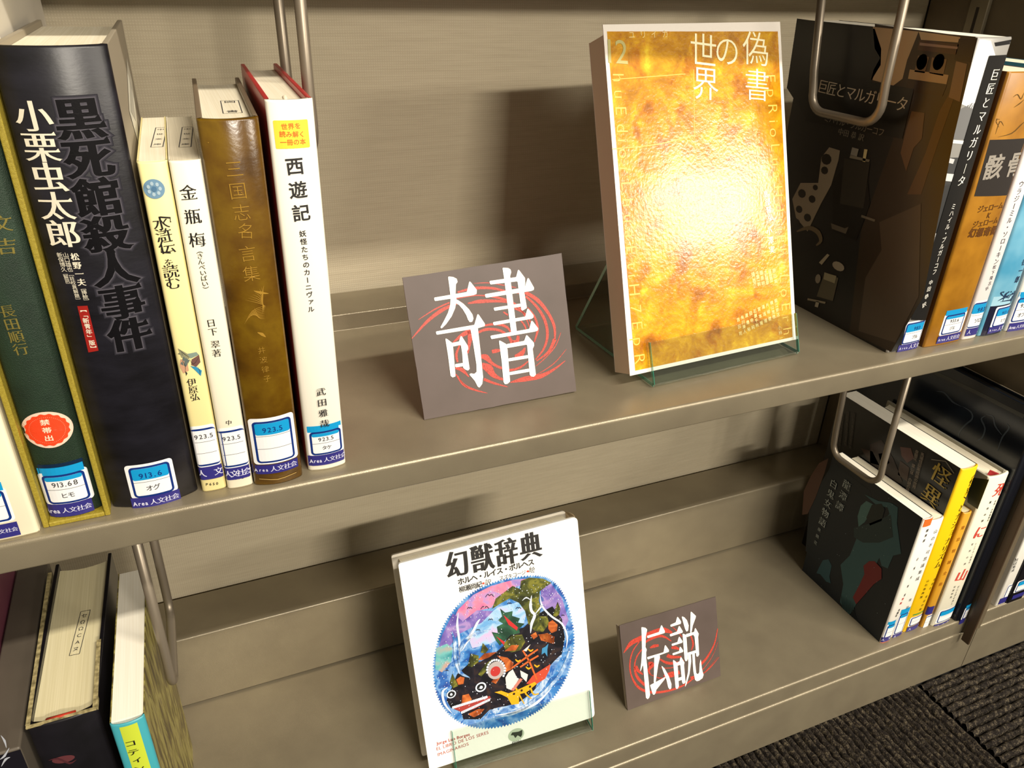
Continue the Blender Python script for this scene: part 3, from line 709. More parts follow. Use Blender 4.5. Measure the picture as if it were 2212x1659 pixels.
PP([(1788, 548), (1793, 551), (1776, 572), (1770, 567)], '#a0947c', 5); PP([(1782, 590), (1812, 600), (1800, 650), (1765, 640)], '#57503e', 5); PP([(1782, 588), (1808, 596), (1804, 612), (1780, 603)], '#8f866a', 6)
P.disc((1812, 575), .0065, .0035, SHADE('#978b78'), e*6, n=12); P.disc((1768, 602), .003, .004, SHADE('#847a6a'), e*6, n=10); PP([(1746, 644), (1785, 652), (1783, 656), (1745, 648)], '#8f8570', 6); PP([(1764, 650), (1771, 652), (1768, 664), (1761, 662)], '#a39a86', 6)
P.build('cover_photo_collage', bk.root)
P = Print(L); P.text('巨匠とマルガリータ', (1779, 188), (1950, 226), .0108, mat('#cfc0a8', .3), (.006, -.006, .03), lift=.0008, aspect=1.0); P.build('cover_title', bk.root)
P = Print(L); G1 = mat('#7b7263', .35); P.text('ミハイル・ブルガーコフ', (1788, 256), (1905, 286), .0062, G1, SANS, lift=.0008); P.text('中田 恭 訳', (1818, 285), (1862, 297), .0056, G1, MIN, lift=.0008); P.build('cover_credits', bk.root)
S = bk.spine; P = Print(S)
def GP(pts, v, l=1): P.poly(pts, GR(v), e*l)
GP([(2110, 84), (2140, 88), (2150, 120), (2120, 200), (2100, 235), (2062, 220)], 235, 1); GP([(2148, 92), (2196, 82), (2196, 92), (2150, 100)], 30, 1); GP([(2100, 222), (2128, 226), (2115, 300), (2048, 300), (2060, 240)], 120, 1)
GP([(2050, 300), (2090, 305), (2086, 312), (2048, 308)], 225, 2); GP([(2040, 340), (2082, 340), (2070, 400), (2020, 400)], 70, 1); GP([(2028, 372), (2060, 376), (2055, 392), (2024, 388)], 215, 2); GP([(2045, 340), (2062, 344), (2058, 354), (2042, 350)], 205, 2)
GP([(2025, 395), (2070, 400), (2030, 520), (1995, 510)], 60, 1); GP([(1992, 495), (2025, 505), (2015, 560), (1975, 590), (1968, 570), (1980, 530)], 185, 2); P.disc((1993, 528), .0022, .0018, GR(40), e*3, n=10); P.disc((1990, 556), .0028, .0009, GR(50), e*3, n=10); GP([(2002, 510), (2022, 512), (2016, 545), (2000, 540)], 120, 3)
GP([(1968, 600), (1998, 600), (1985, 640), (1955, 650)], 110, 2); GP([(1950, 650), (1970, 640), (1960, 680), (1938, 700)], 30, 2); GP([(1945, 662), (1972, 664), (1968, 680), (1940, 680)], 150, 3)
GP([(1935, 690), (1960, 690), (1945, 755), (1920, 760)], 25, 2); GP([(2160, 150), (2180, 150), (2150, 260), (2128, 300)], 200, 1); GP([(2130, 300), (2148, 270), (2110, 400), (2095, 400)], 110, 2); GP([(2072, 440), (2090, 430), (2075, 520), (2060, 540)], 190, 2); GP([(2040, 560), (2060, 560), (2012, 690), (1990, 740), (1985, 700)], 165, 2)
P.build('spine_photo', bk.root)
P = Print(S); P.poly([(2136, 120), (2174, 118), (2003, 690), (1967, 690)], mat('#191817', .3), .0005); P.build('black_title_band', bk.root)
P = Print(S); P.text('巨匠とマルガリータ', (2147, 162), (2075, 391), .0078, WHITE, MIN, vert=True, lift=.0007); P.build('title_lettering', bk.root)
P = Print(S); P.text('ミハイル・ブルガーコフ', (2058, 446), (2017, 587), .0047, WHITE, SANS, vert=True, lift=.0007); P.text('中田', (2009, 610), (2005, 624), .0042, WHITE, SANS, vert=True, lift=.0007); P.text('恭', (2000, 640), (2000, 641), .0042, WHITE, SANS, vert=True, lift=.0007); P.text('訳', (1995, 658), (1995, 659), .0044, WHITE, SANS, vert=True, lift=.0007); P.build('author_lettering', bk.root)
call_label(S, bk.root, (1957, 693), (2006, 687), (1994, 737), (1943, 742), '983', 'ブル', mode='top', strip=((1942, 742), (1994, 735), (1936, 757)))
P = Print(bk.spine); P.rect(-.013, .013, .001, .006, c('#1a1a28', .25), .0001); P.build('spine_foot', bk.root)
# orange paperback with dark title band
ORG = noisy('ochre_jacket', [(.3, '#8F5E12'), (.7, '#B27C20')], scale=45, rough=.32, detail=6)
bk = Book('paperback', 'ochre paperback with a dark band carrying two large grey characters', .5094, .5480, .0103, .15, 0, .1995, ORG, c('#6b3f14', .4), PAGE, bulge=.001)
S = bk.spine; P = Print(S); P.poly([(2138, 302), (2218, 297), (2190, 420), (2104, 424)], mat('#2b2623', .4), .0001); 
P.text('骸骨', (2146, 362), (2192, 356), .0180, mat('#9b948a', .4), (.03, .02), lift=.0003, aspect=.95); P.build('title_band', bk.root)
P = Print(S); BR = mat('#5b3508', .4); P.text('ジェローム', (2118, 452), (2162, 444), .0056, BR, BOLD); P.text('K', (2136, 465), (2137, 465), .0056, BR, BOLD); P.text('ジェローム', (2107, 485), (2151, 476), .0056, BR, BOLD); P.text('幻想奇譚', (2100, 504), (2147, 498), .0072, BR, (.045, .045)); P.build('author_lettering', bk.root)
P = Print(S)
for q in ([(2150, 290), (2160, 262), (2168, 272)], [(2155, 296), (2185, 288), (2205, 270), (2214, 262)], [(2158, 275), (2150, 258), (2160, 258)], [(2190, 232), (2202, 224), (2212, 215)], [(2188, 210), (2198, 204), (2205, 214), (2212, 200)]): P.ribbon(q, 2.2, mat('#5d4113', .4))
P.build('ink_drawing', bk.root)
call_label(S, bk.root, (2041, 679), (2087, 671), (2077, 717), (2028, 724), '933.6', 'ジエ', mode='over', strip=((2026, 727), (2075, 716), (2021, 743)))
# slim white
WHT = c('#E9E2E0', .35)
bk = Book('paperback', 'slim white paperback standing right of the ochre one', .5507, .5665, .0108, .15, 0, .188, WHT, WHT, PAGE, bulge=.0008)
S = bk.spine; P = Print(S); P.text('ウラジーミル・ソローキン', (2206, 398), (2152, 565), .0052, c('#2b2b38'), SANS, vert=True); P.text('松下隆志', (2148, 577), (2138, 612), .0036, c('#2b2b38'), SANS, vert=True); P.text('訳', (2132, 623), (2132, 624), .0032, c('#2b2b38'), SANS, vert=True); P.build('author_lettering', bk.root)
call_label(S, bk.root, (2102, 648), (2136, 644), (2119, 703), (2084, 708), '983', 'ソロ', mode='top', cut=(1, 1), strip=((2084, 707), (2119, 702), (2080, 723)), stxt='人文')
# sky blue
SKY = noisy('sky_print', [(.35, '#4F9FC4'), (.65, '#8CC6DE')], scale=25, rough=.3, detail=3)
bk = Book('paperback', 'sky blue paperback with a dark tree silhouette near its foot', .5690, .5972, .0105, .15, 0, .2, SKY, c('#3c86a8', .35), PAGE, bulge=.0018)
S = bk.spine; P = Print(S); P.rect(-.0139, .0139, .0005, .026, c('#16182f', .3), .0001); P.rect(-.0139, .0139, .026, .034, c('#9fc9dc', .3), .0001)
for q in ([(2155, 650), (2170, 642), (2182, 636)], [(2165, 652), (2172, 636), (2180, 630)], [(2182, 655), (2188, 640), (2200, 634)], [(2172, 645), (2162, 634), (2166, 630)], [(2188, 645), (2198, 648), (2206, 642)], [(2190, 640), (2192, 630), (2198, 628)], [(2160, 652), (2185, 648), (2205, 652)]): P.ribbon(q, 3.5, c('#1c3350', .4), .0002)
for k in range(26): P.disc((2165+random.random()*40, 630+random.random()*18), .0009, .0007, c('#1c3350', .4), .0002, n=6)
P.build('tree_silhouette', bk.root)
P = Print(S); P.text('啓一郎', (2212, 566), (2197, 604), .0060, c('#14284a'), BOLD, vert=True); P.build('author_lettering', bk.root)
call_label(S, bk.root, (2153, 660), (2193, 655), (2179, 699), (2139, 706), '913.6', 'ヒラ', mode='top', strip=((2137, 704), (2181, 696), (2131, 718)))
bk = Book('paperback', 'white paperback cut off by the right frame edge', .6003, .6300, .0100, .15, 0, .19, c('#F5F2EA', .35), WHT, PAGE, bulge=.0012)
call_label(bk.spine, bk.root, (2190, 642), (2235, 634), (2222, 690), (2178, 697), '933', 'オブ', mode='over', strip=((2176, 698), (2222, 690), (2171, 716)))
bk = Book('paperback', 'plain grey paperback beyond the right frame edge', .6315, .655, .0105, .15, 0, .185, c('#8f8a82', .4), c('#8f8a82', .4), PAGE)

# ------------------------------------------------------------------ lower shelf, left group
bk = Book('hardback_book', 'maroon-edged hardback with cream pages at the lower left edge', -.182, -.1545, .006, .17, ZS, .221, c('#4a2430', .4), c('#6d3a48', .4), PAGE, hard=True, bulge=.003)
GT = noisy('dark_slipcase', [(.3, '#4b443b'), (.7, '#5a5247')], scale=18, rough=.5)
t = thing('slipcase', (-.143, .004, ZS), 'closed dark slipcase between the maroon-edged book and the thick black one', 'slipcase')
b = MB(); b.box(-.1535, -.1335, .004, .172, ZS, ZS+.2, GT); o = b.build('box_shell', t); bevel(o, .0015)
Fc = Face((-.1435, .004, ZS), (1, 0, 0), (0, 0, 1)); P = Print(Fc); P.rect(-.0098, .0098, .0015, .1985, mat('#15131a', .3), .0001)
for q in ([(2, 1588), (10, 1600), (14, 1615)], [(0, 1640), (10, 1632), (20, 1615)], [(3, 1655), (12, 1640), (22, 1635)]): P.ribbon(q, 5, c('#a9adb6'), .0002)
P.build('spine_drawing', t)
BK2 = noisy('black_cloth', [(.3, '#0b0a0d'), (.7, '#16141a')], scale=40, rough=.3)
bk = Book('hardback_book', 'thick black hardback with aged cream pages and worn paper edges', -.1310, -.0945, .0115, .158, ZS, .2035, BK2, BK2, PAGE_OLD, hard=True, bulge=.003, bdx=.004, hook=.0035)
z1 = ZS+.2035; EDG = noisy('worn_edge', [(.35, '#6f6440'), (.65, '#b5a676')], scale=300, rough=.8)
b = MB()
b.box(-.1312, -.1288, .0150, .150, z1-.0030, z1+.0002, EDG)
b.box(-.0968, -.0943, .0150, .07, z1-.0030, z1+.0002, EDG)
b.box(-.1308, -.0947, .0128, .0146, z1-.0006, z1+.0004, EDG)
o = b.build('worn_jacket_edge', bk.root, label='frayed tan paper rim')
b = MB(); b.tube([(-.121, .0165, z1-.002), (-.113, .0150, z1-.0005), (-.106, .0165, z1-.002)], .0016, c('#b3341c', .6), 8); b.build('headband', bk.root, smooth=True, label='red cloth headband')
P = Print(bk.top); P.disc((124, 1558), .0012, .0008, c('#3f4a66'), .0002); P.build('ink_dot', bk.root)
bk.page_stamp((176, 1322), (155, 1416), .0058, 'セΩΩCAヌ')
P = Print(bk.spine); P.disc((137, 1640), .006, .003, mat('#5d2f33', .4), .0002); P.ribbon([(105, 1642), (125, 1638), (150, 1648), (165, 1640)], 4, mat('#4a2329', .4), .0003); P.build('spine_emblem', bk.root)
TEAL = c('#3E9AA6', .38)
DRY = noisy('dry_grass_print', [(.38, '#54492b'), (.48, '#80743a'), (.56, '#a9a05a'), (.68, '#6f6040')], scale=10, rough=.35, detail=8, stretch=(1, 14, 3.0), dist=.4)
bk = Book('paperback', 'teal paperback with a lime stripe down the spine and dry grass cover', -.0885, -.0700, .0005, .138, ZS, .1985, TEAL, DRY, PAGE_W, bulge=.002, bdx=.002)
S = bk.spine; P = Print(S); P.rect(-.0045, .0050, .002, .1965, c('#C3D23C', .4), .0001); P.build('lime_stripe', bk.root)
P = Print(S); P.text('コティング', (282, 1606), (306, 1678), .0056, BLACK, (.02, .0, .0), vert=True, lift=.0003, aspect=1.2); P.build('title_lettering', bk.root)
P = Print(bk.right)
for k in range(60):
    u = random.uniform(.015, .11); v = random.uniform(.01, .17); P.ribbon([(u, v), (u+random.uniform(-.003, .003), v+.008), (u+random.uniform(-.004, .004), v+.017)], .0006, c(random.choice(['#C9C06A', '#B9AE62', '#4e4630', '#8f8a4a']), .4), px=False)
P.build('grass_blades', bk.root)

# ------------------------------------------------------------------ lower shelf, right group
bk = Book('paperback', 'small paperback with a dark teal cover of a woman in a pale gown', .5762, .5886, .0070, .1225, ZS, .1568, c('#F4EFE4', .35), c('#0d1a26', .3), PAGE_W, bulge=.0008)
L = bk.left; P = Print(L)
def TP(pts, h, l=1): P.poly(pts, mat(h, .3, key='_cover'), e*l)
TP([(1750, 1080), (1800, 1000), (1880, 1060), (1900, 1200), (1800, 1250), (1740, 1190)], '#101e2a', 1)
TP([(1872, 1082), (1888, 1090), (1880, 1110), (1868, 1128), (1855, 1138), (1853, 1115), (1860, 1092)], '#4f7674', 3)
TP([(1884, 1090), (1905, 1088), (1912, 1100), (1905, 1125), (1880, 1135), (1872, 1118)], '#182527', 4)
TP([(1868, 1068), (1898, 1082), (1925, 1086), (1940, 1096), (1938, 1130), (1947, 1196), (1930, 1200), (1918, 1228), (1905, 1222), (1900, 1205), (1880, 1245), (1860, 1285), (1842, 1320), (1830, 1335), (1815, 1300), (1822, 1262), (1816, 1220), (1836, 1200), (1850, 1165), (1848, 1140), (1860, 1136), (1880, 1138), (1905, 1128), (1922, 1110), (1918, 1096), (1895, 1092)], '#355c62', 3)
TP([(1845, 1140), (1880, 1130), (1925, 1112), (1930, 1160), (1900, 1172), (1865, 1172), (1845, 1160)], '#22383c', 4)
TP([(1878, 1212), (1890, 1212), (1905, 1228), (1905, 1250), (1888, 1262), (1868, 1285), (1850, 1305), (1843, 1290), (1858, 1262), (1868, 1240), (1866, 1222)], '#7a2027', 5)
TP([(1778, 1210), (1790, 1208), (1797, 1222), (1792, 1245), (1795, 1260), (1785, 1256), (1772, 1240), (1764, 1238), (1770, 1225)], '#2c5460', 3)
for k in range(9): P.ribbon([(1818+k*3.4, 1285+k*2), (1820+k*3.2, 1310+k*1.5), (1815+k*4.5, 1335+k*.6)], 1.6, mat('#0e1a1e', .3), e*6)
for k in range(30): P.disc((random.uniform(1755, 1930), random.uniform(1050, 1330)), .00035, .00035, mat('#9fb2b2', .4), e*7, n=5)
TP([(1737, 1060), (1752, 1028), (1770, 1000), (1790, 990), (1782, 1020), (1762, 1075), (1745, 1110), (1733, 1112)], '#54362a', 3)
P.build('cover_painting', bk.root)
P = Print(L); LG = mat('#aab4b4', .35); P.text('龍潭譚', (1830, 1048), (1815, 1094), .0108, LG, MIN, vert=True, lift=.0009, aspect=1.0); P.text('白鬼女物語', (1802, 1046), (1778, 1128), .0104, LG, MIN, vert=True, lift=.0009); P.text('泉鏡花', (1771, 1144), (1763, 1172), .0048, LG, SANS, vert=True, lift=.0009); P.build('cover_title', bk.root)
S = bk.spine; P = Print(S); P.rect(-.0061, .0061, .1478, .1566, c('#E0702C', .4), .0001); P.rect(-.0061, .0061, .0002, .006, c('#D8683A', .4), .0001); P.build('orange_ends', bk.root, label='orange head and foot of the spine')
P = Print(S); P.text('龍潭譚', (2003, 1146), (1996, 1168), .0036, GREYINK, BOLD, vert=True); P.text('白鬼女物語', (1982, 1208), (1955, 1285), .0036, GREYINK, BOLD, vert=True); P.text('怪談', (1950, 1294), (1946, 1303), .0034, c('#C33333'), BOLD, vert=True); P.text('泉鏡花', (1942, 1318), (1936, 1330), .0032, BLACK, BOLD, vert=True); P.build('title_lettering', bk.root)
call_label(S, bk.root, (1914, 1346), (1938, 1339), (1925, 1376), (1903, 1378), '', '', mode='over', cut=(0, 0), strip=((1902, 1376), (1925, 1370), (1899, 1386)), stxt='人文')
bk = Book('paperback', 'slim white paperback behind the one with orange spine ends', .5892, .6072, .0088, .118, ZS, .150, c('#F1EDE3', .4), c('#EFEADF', .4), PAGE, bulge=.001)
S = bk.spine; P = Print(S); P.text('山の不可思議集成', (2021, 1148), (1982, 1250), .0052, GREYINK, SANS, vert=True); P.text('怪談', (1966, 1296), (1960, 1312), .0040, GREYINK, SANS, vert=True); P.build('title_lettering', bk.root)
call_label(S, bk.root, (1943, 1325), (1960, 1320), (1950, 1362), (1930, 1368), '', '', mode='over', strip=((1930, 1368), (1951, 1360), (1927, 1378)), stxt='人文')
YL = c('#F5C60E', .4)
bk = Book('paperback', 'bright yellow-spined paperback with a near-black cover and gold characters', .6085, .6300, .0090, .160, ZS, .2025, YL, c('#100e0d', .3), PAGE_W, bulge=.0015)
L = bk.left; P = Print(L); GD = mat('#b1963f', .3, .2); P.text('怪異', (2033, 1028), (2012, 1071), .0220, GD, MIN, vert=True, lift=.0009, aspect=.95)
P.ribbon([(2013, 992), (2044, 996), (2062, 1022)], [1.5, 1.8, 1.5], mat('#8b8270', .4), .0009, smooth=1); P.build('cover_title', bk.root)
P = Print(L)
for k, (a, b_) in enumerate((((1846, 896), (1838, 966)), ((1833, 892), (1828, 960)), ((1822, 898), (1815, 960)))): P.text('怪談傑作集成遺体謎事件体', a, b_, .0040, mat('#4b4540', .4), SANS, vert=True, lift=.0009)
P.text('馬場怪談集成論の世界', (1994, 982), (1976, 1052), .0042, mat('#8b7b6a', .4), SANS, vert=True, lift=.0009); P.text('泉鏡花 葉山体 の謎の論', (1982, 976), (1962, 1058), .0042, mat('#8b7b6a', .4), SANS, vert=True, lift=.0009); P.build('cover_lettering', bk.root)
P = Print(L)
for q, h in (([(1880, 960), (1905, 950), (1930, 990), (1950, 1040), (1930, 1050), (1880, 1000)], '#2b1c17'), ([(1945, 965), (1968, 968), (1975, 990), (1960, 1000), (1948, 985)], '#5a3a34'), ([(1898, 980), (1915, 978), (1922, 1000), (1905, 1010)], '#4b332b'), ([(1945, 995), (1965, 1010), (1960, 1040), (1940, 1025)], '#3f2c22'), ([(1860, 968), (1885, 975), (1900, 1005), (1880, 1000)], '#34231b')): P.poly(q, mat(h, .35), .0003)
P.build('cover_painting', bk.root)
S = bk.spine; P = Print(S); P.text('〈怪異〉とナショナリズム', (2107, 1022), (2026, 1220), .0098, c('#2b2408', .4), MIN, vert=True, aspect=1.0); P.build('title_lettering', bk.root)
P = Print(S); P.text('泉鏡花 怪談の論', (2018, 1252), (1988, 1316), .0036, c('#2b2408', .4), SANS, vert=True); P.text('山石泰典葉', (2004, 1255), (1990, 1290), .0036, c('#2b2408', .4), SANS, vert=True); P.build('small_lettering', bk.root)
P = Print(S); a = S.px((1973, 1328)); b_ = S.px((2000, 1312)); P.rect(a.x-.0005, .0105, a.y-.001, b_.y, c('#0E8A50', .4), .0002); P.build('green_tape', bk.root, label='green tape band')
call_label(S, bk.root, (1969, 1330), (1996, 1322), (1984, 1346), (1960, 1352), '', '', mode='none', strip=((1956, 1350), (1988, 1340), (1952, 1360)), stxt='人文')
bk = Book('paperback', 'short amber paperback wedged right of the yellow-spined book', .6320, .6430, .0075, .110, ZS, .148, c('#D49A2A', .4), c('#B57D1E', .4), PAGE_OLD, bulge=.0008)
S = bk.spine; P = Print(S); P.text('東京怪談全集', (2080, 1140), (2032, 1262), .0048, c('#A86A18', .4), BOLD, vert=True); P.build('title_lettering', bk.root)
call_label(S, bk.root, (1998, 1326), (2020, 1320), (2010, 1350), (1990, 1354), '', '', mode='none', cut=(1, 1), strip=((2000, 1312), (2020, 1305), (1996, 1328)), stxt='')
IV2 = c('#EFE9D2', .4)
bk = Book('hardback_book', 'ivory hardback with large red brushed characters and a ribbon', .6440, .6708, .0040, .150, ZS, .188, IV2, c('#A9A493', .35), PAGE, hard=True, bulge=.0015)
S = bk.spine; P = Print(S); RD = c('#CF4A3C', .45)
for k, (ch, p) in enumerate((('死', (2160, 1058)), ('に', (2117, 1150)), ('山', (2078, 1243)))): P.text(ch, p, (p[0]-4, p[1]+8), .0170, RD, MINB, vert=True, aspect=1.0)
P.build('title_lettering', bk.root)
P = Print(bk.left); P.poly([(2092, 1030), (2137, 1036), (2112, 1100), (2090, 1085)], c('#33351f', .35), .0002); P.build('olive_cover_print', bk.root)
P = Print(S); P.text('世界一の怪談事件', (2150, 1083), (2134, 1124), .0028, GREYINK, BOLD, vert=True); P.text('遺体の謎', (2139, 1085), (2122, 1125), .0030, GREYINK, BOLD, vert=True); P.text('ドニアカー怪事件', (2108, 1175), (2094, 1215), .0030, GREYINK, SANS, vert=True); P.text('雪男の論', (2100, 1176), (2084, 1218), .0030, GREYINK, SANS, vert=True)
P.text('ドニーアイカー', (2070, 1268), (2056, 1304), .0034, GREYINK, BOLD, vert=True); P.text('安原和見', (2062, 1268), (2054, 1290), .0030, GREYINK, SANS, vert=True); P.build('small_lettering', bk.root)
call_label(S, bk.root, (2030, 1316), (2064, 1308), (2056, 1334), (2020, 1340), '', '', mode='top', strip=((2016, 1342), (2058, 1333), (2012, 1350)), stxt='人文社会')
b = MB(); b.prism([Vector((.650, .012, ZS+.1846)), Vector((.655, .008, ZS+.1862)), Vector((.657, .006, ZS+.1885)), Vector((.652, .012, ZS+.1900))], Vector((.0003, .0003, .0006)), c('#A01E22', .5)); b.build('ribbon_marker', bk.root, label='red ribbon marker')
NVY = noisy('navy_gloss', [(.35, '#0d1118'), (.6, '#1a222e'), (.75, '#2a3038')], scale=12, rough=.2, detail=4)
bk = Book('hardback_book', 'tall thin navy-black hardback against the right upright', .6738, .6888, .0000, .205, ZS, .2535, mat('#14161d', .25), NVY, mat('#1b1813', .6), hard=True, bulge=.001)
P = Print(bk.left); SM = mat('#39414b', .25)
for q in ([(2022, 845), (2040, 848), (2058, 868), (2078, 878)], [(2080, 878), (2098, 890), (2100, 905), (2085, 918), (2072, 935), (2072, 945)], [(2130, 898), (2120, 905), (2128, 925), (2122, 945), (2110, 952)], [(2175, 915), (2180, 925), (2165, 945), (2155, 975)], [(2130, 895), (2145, 900), (2150, 920), (2165, 940)]): P.ribbon(q, 3.5, SM, .0002)
P.build('smoke_swirls', bk.root)
P = Print(bk.left); P.ribbon([(2010, 800), (2110, 848), (2212, 900)], [7, 8, 9], mat('#3a3a36', .3), .00015); P.build('jacket_fold', bk.root)
b = MB(); b.box(.6872, .6886, .001, .204, ZS+.2533, ZS+.2537, mat('#b9ab92', .35)); b.build('board_edge_highlight', bk.root)  # pale strip colours in the highlight along the far board
call_label(bk.spine, bk.root, (2088, 1308), (2108, 1303), (2098, 1330), (2076, 1335), '', '', mode='over', strip=((2076, 1334), (2098, 1328), (2072, 1344)), stxt='')
# books in the next bay
bk = Book('paperback', 'white paperback at the foot of the next bookcase', .7330, .7480, .001, .14, ZS, .19, c('#EDE9DF', .4), c('#EDE9DF', .4), PAGE)
call_label(bk.spine, bk.root, (2178, 1262), (2196, 1256), (2186, 1286), (2166, 1292), '', '', mode='none', strip=((2162, 1290), (2184, 1284), (2158, 1302)), stxt='')
P = Print(bk.spine); P.text('怪談集成', (2196, 1210), (2188, 1232), .0045, GREYINK, SANS, vert=True); P.build('title_lettering', bk.root)
bk = Book('paperback', 'black paperback with a blue-banded label in the next bookcase', .7490, .7720, -.001, .14, ZS, .20, c('#17151a', .3), c('#17151a', .3), PAGE)
call_label(bk.spine, bk.root, (2200, 1252), (2232, 1244), (2222, 1270), (2190, 1277), '', '', mode='top', strip=((2186, 1282), (2222, 1272), (2182, 1294)), stxt='')

# ------------------------------------------------------------------ leaning displays
def lean_face(O, yaw, tilt):
    y, t = math.radians(yaw), math.radians(tilt)
    U = Vector((math.cos(y), math.sin(y), 0)); B = Vector((-math.sin(y), math.cos(y), 0))
    return Face(O, U, Vector((0, 0, 1))*math.cos(t)+B*math.sin(t))
def sheet(f, px, th, m, name, root, jag=0.0, curl=None, off=0.0):
    """a stiff sheet whose front outline passes through the four corner pixels on plane f"""
    q = [f.px(p) for p in px]; pts = []
    for i in range(4):
        a, b = q[i], q[(i+1) % 4]; n = 14
        for k in range(n): pts.append(a.lerp(b, k/n)+Vector((random.uniform(-jag, jag), random.uniform(-jag, jag))))
    b = MB(); b.prism([f.at(p.x, p.y, -off) for p in pts], -f.N*th, m, caps=True)
    return b.build(name, root)
TAUPE = noisy('card_taupe', [(.3, '#51453F'), (.7, '#5A4D48')], scale=30, rough=.5)
CARDB = c('#9a8e80', .6); REDP = noisy('halftone_red', [(.40, '#A03526'), (.52, '#C84536')], scale=1500, rough=.45, detail=1)
WHT2 = c('#F8F5EA', .45)
def card(label, O, corners, yaw, tilt, strokes, swirls, sc, org, flange=False):
    f = lean_face(O, yaw, tilt); t = thing('sign_card', Vector(O), label, 'sign card')
    sheet(f, corners, .0007, TAUPE, 'front_panel', t, jag=.00012)
    q = [f.px(p) for p in corners]     # bl, br, tr, tl
    tl, tr = f.at(q[3].x, q[3].y, -.0008), f.at(q[2].x, q[2].y, -.0008)
    bl, br = f.at(q[0].x, q[0].y, -.0008), f.at(q[1].x, q[1].y, -.0008)
    mt = (tl+tr)/2*.85+(bl+br)/2*.15; b = MB(); w2 = f.U*.016          # narrow folded strut behind
    b.prism([mt-w2, mt+w2, Vector((mt.x, mt.y+.020, O[2]+.0004))+w2, Vector((mt.x, mt.y+.020, O[2]+.0004))-w2], Vector((0, .0006, 0)), CARDB); b.build('folded_strut', t)
    if flange:
        b = MB(); b.prism([tl+Vector((0, 0, -.002)), bl+Vector((0, 0, .001)), bl+Vector((-.0002, .0035, .0012)), tl+Vector((-.0002, .0045, -.003))], f.U*.0006, CARDB); b.build('side_flange', t)
    T = lambda p: (org[0]+p[0]/sc, org[1]+p[1]/sc)
    P = Print(f)
    for pts, wd in swirls:
        wd = [x/sc for x in wd]; P.ribbon([T(p) for p in pts], wd, REDP, .00012, smooth=5)
    P.build('red_swirl', t, label='red brushed swirl print')
    P = Print(f)
    for k, s in enumerate(strokes):
        s2 = [Vector(p) for p in s]
        P.poly([T(p) for p in round_loop(s2, 9, 2)], WHT2, .00028+k*.00001)
    P.build('white_characters', t)
    return f
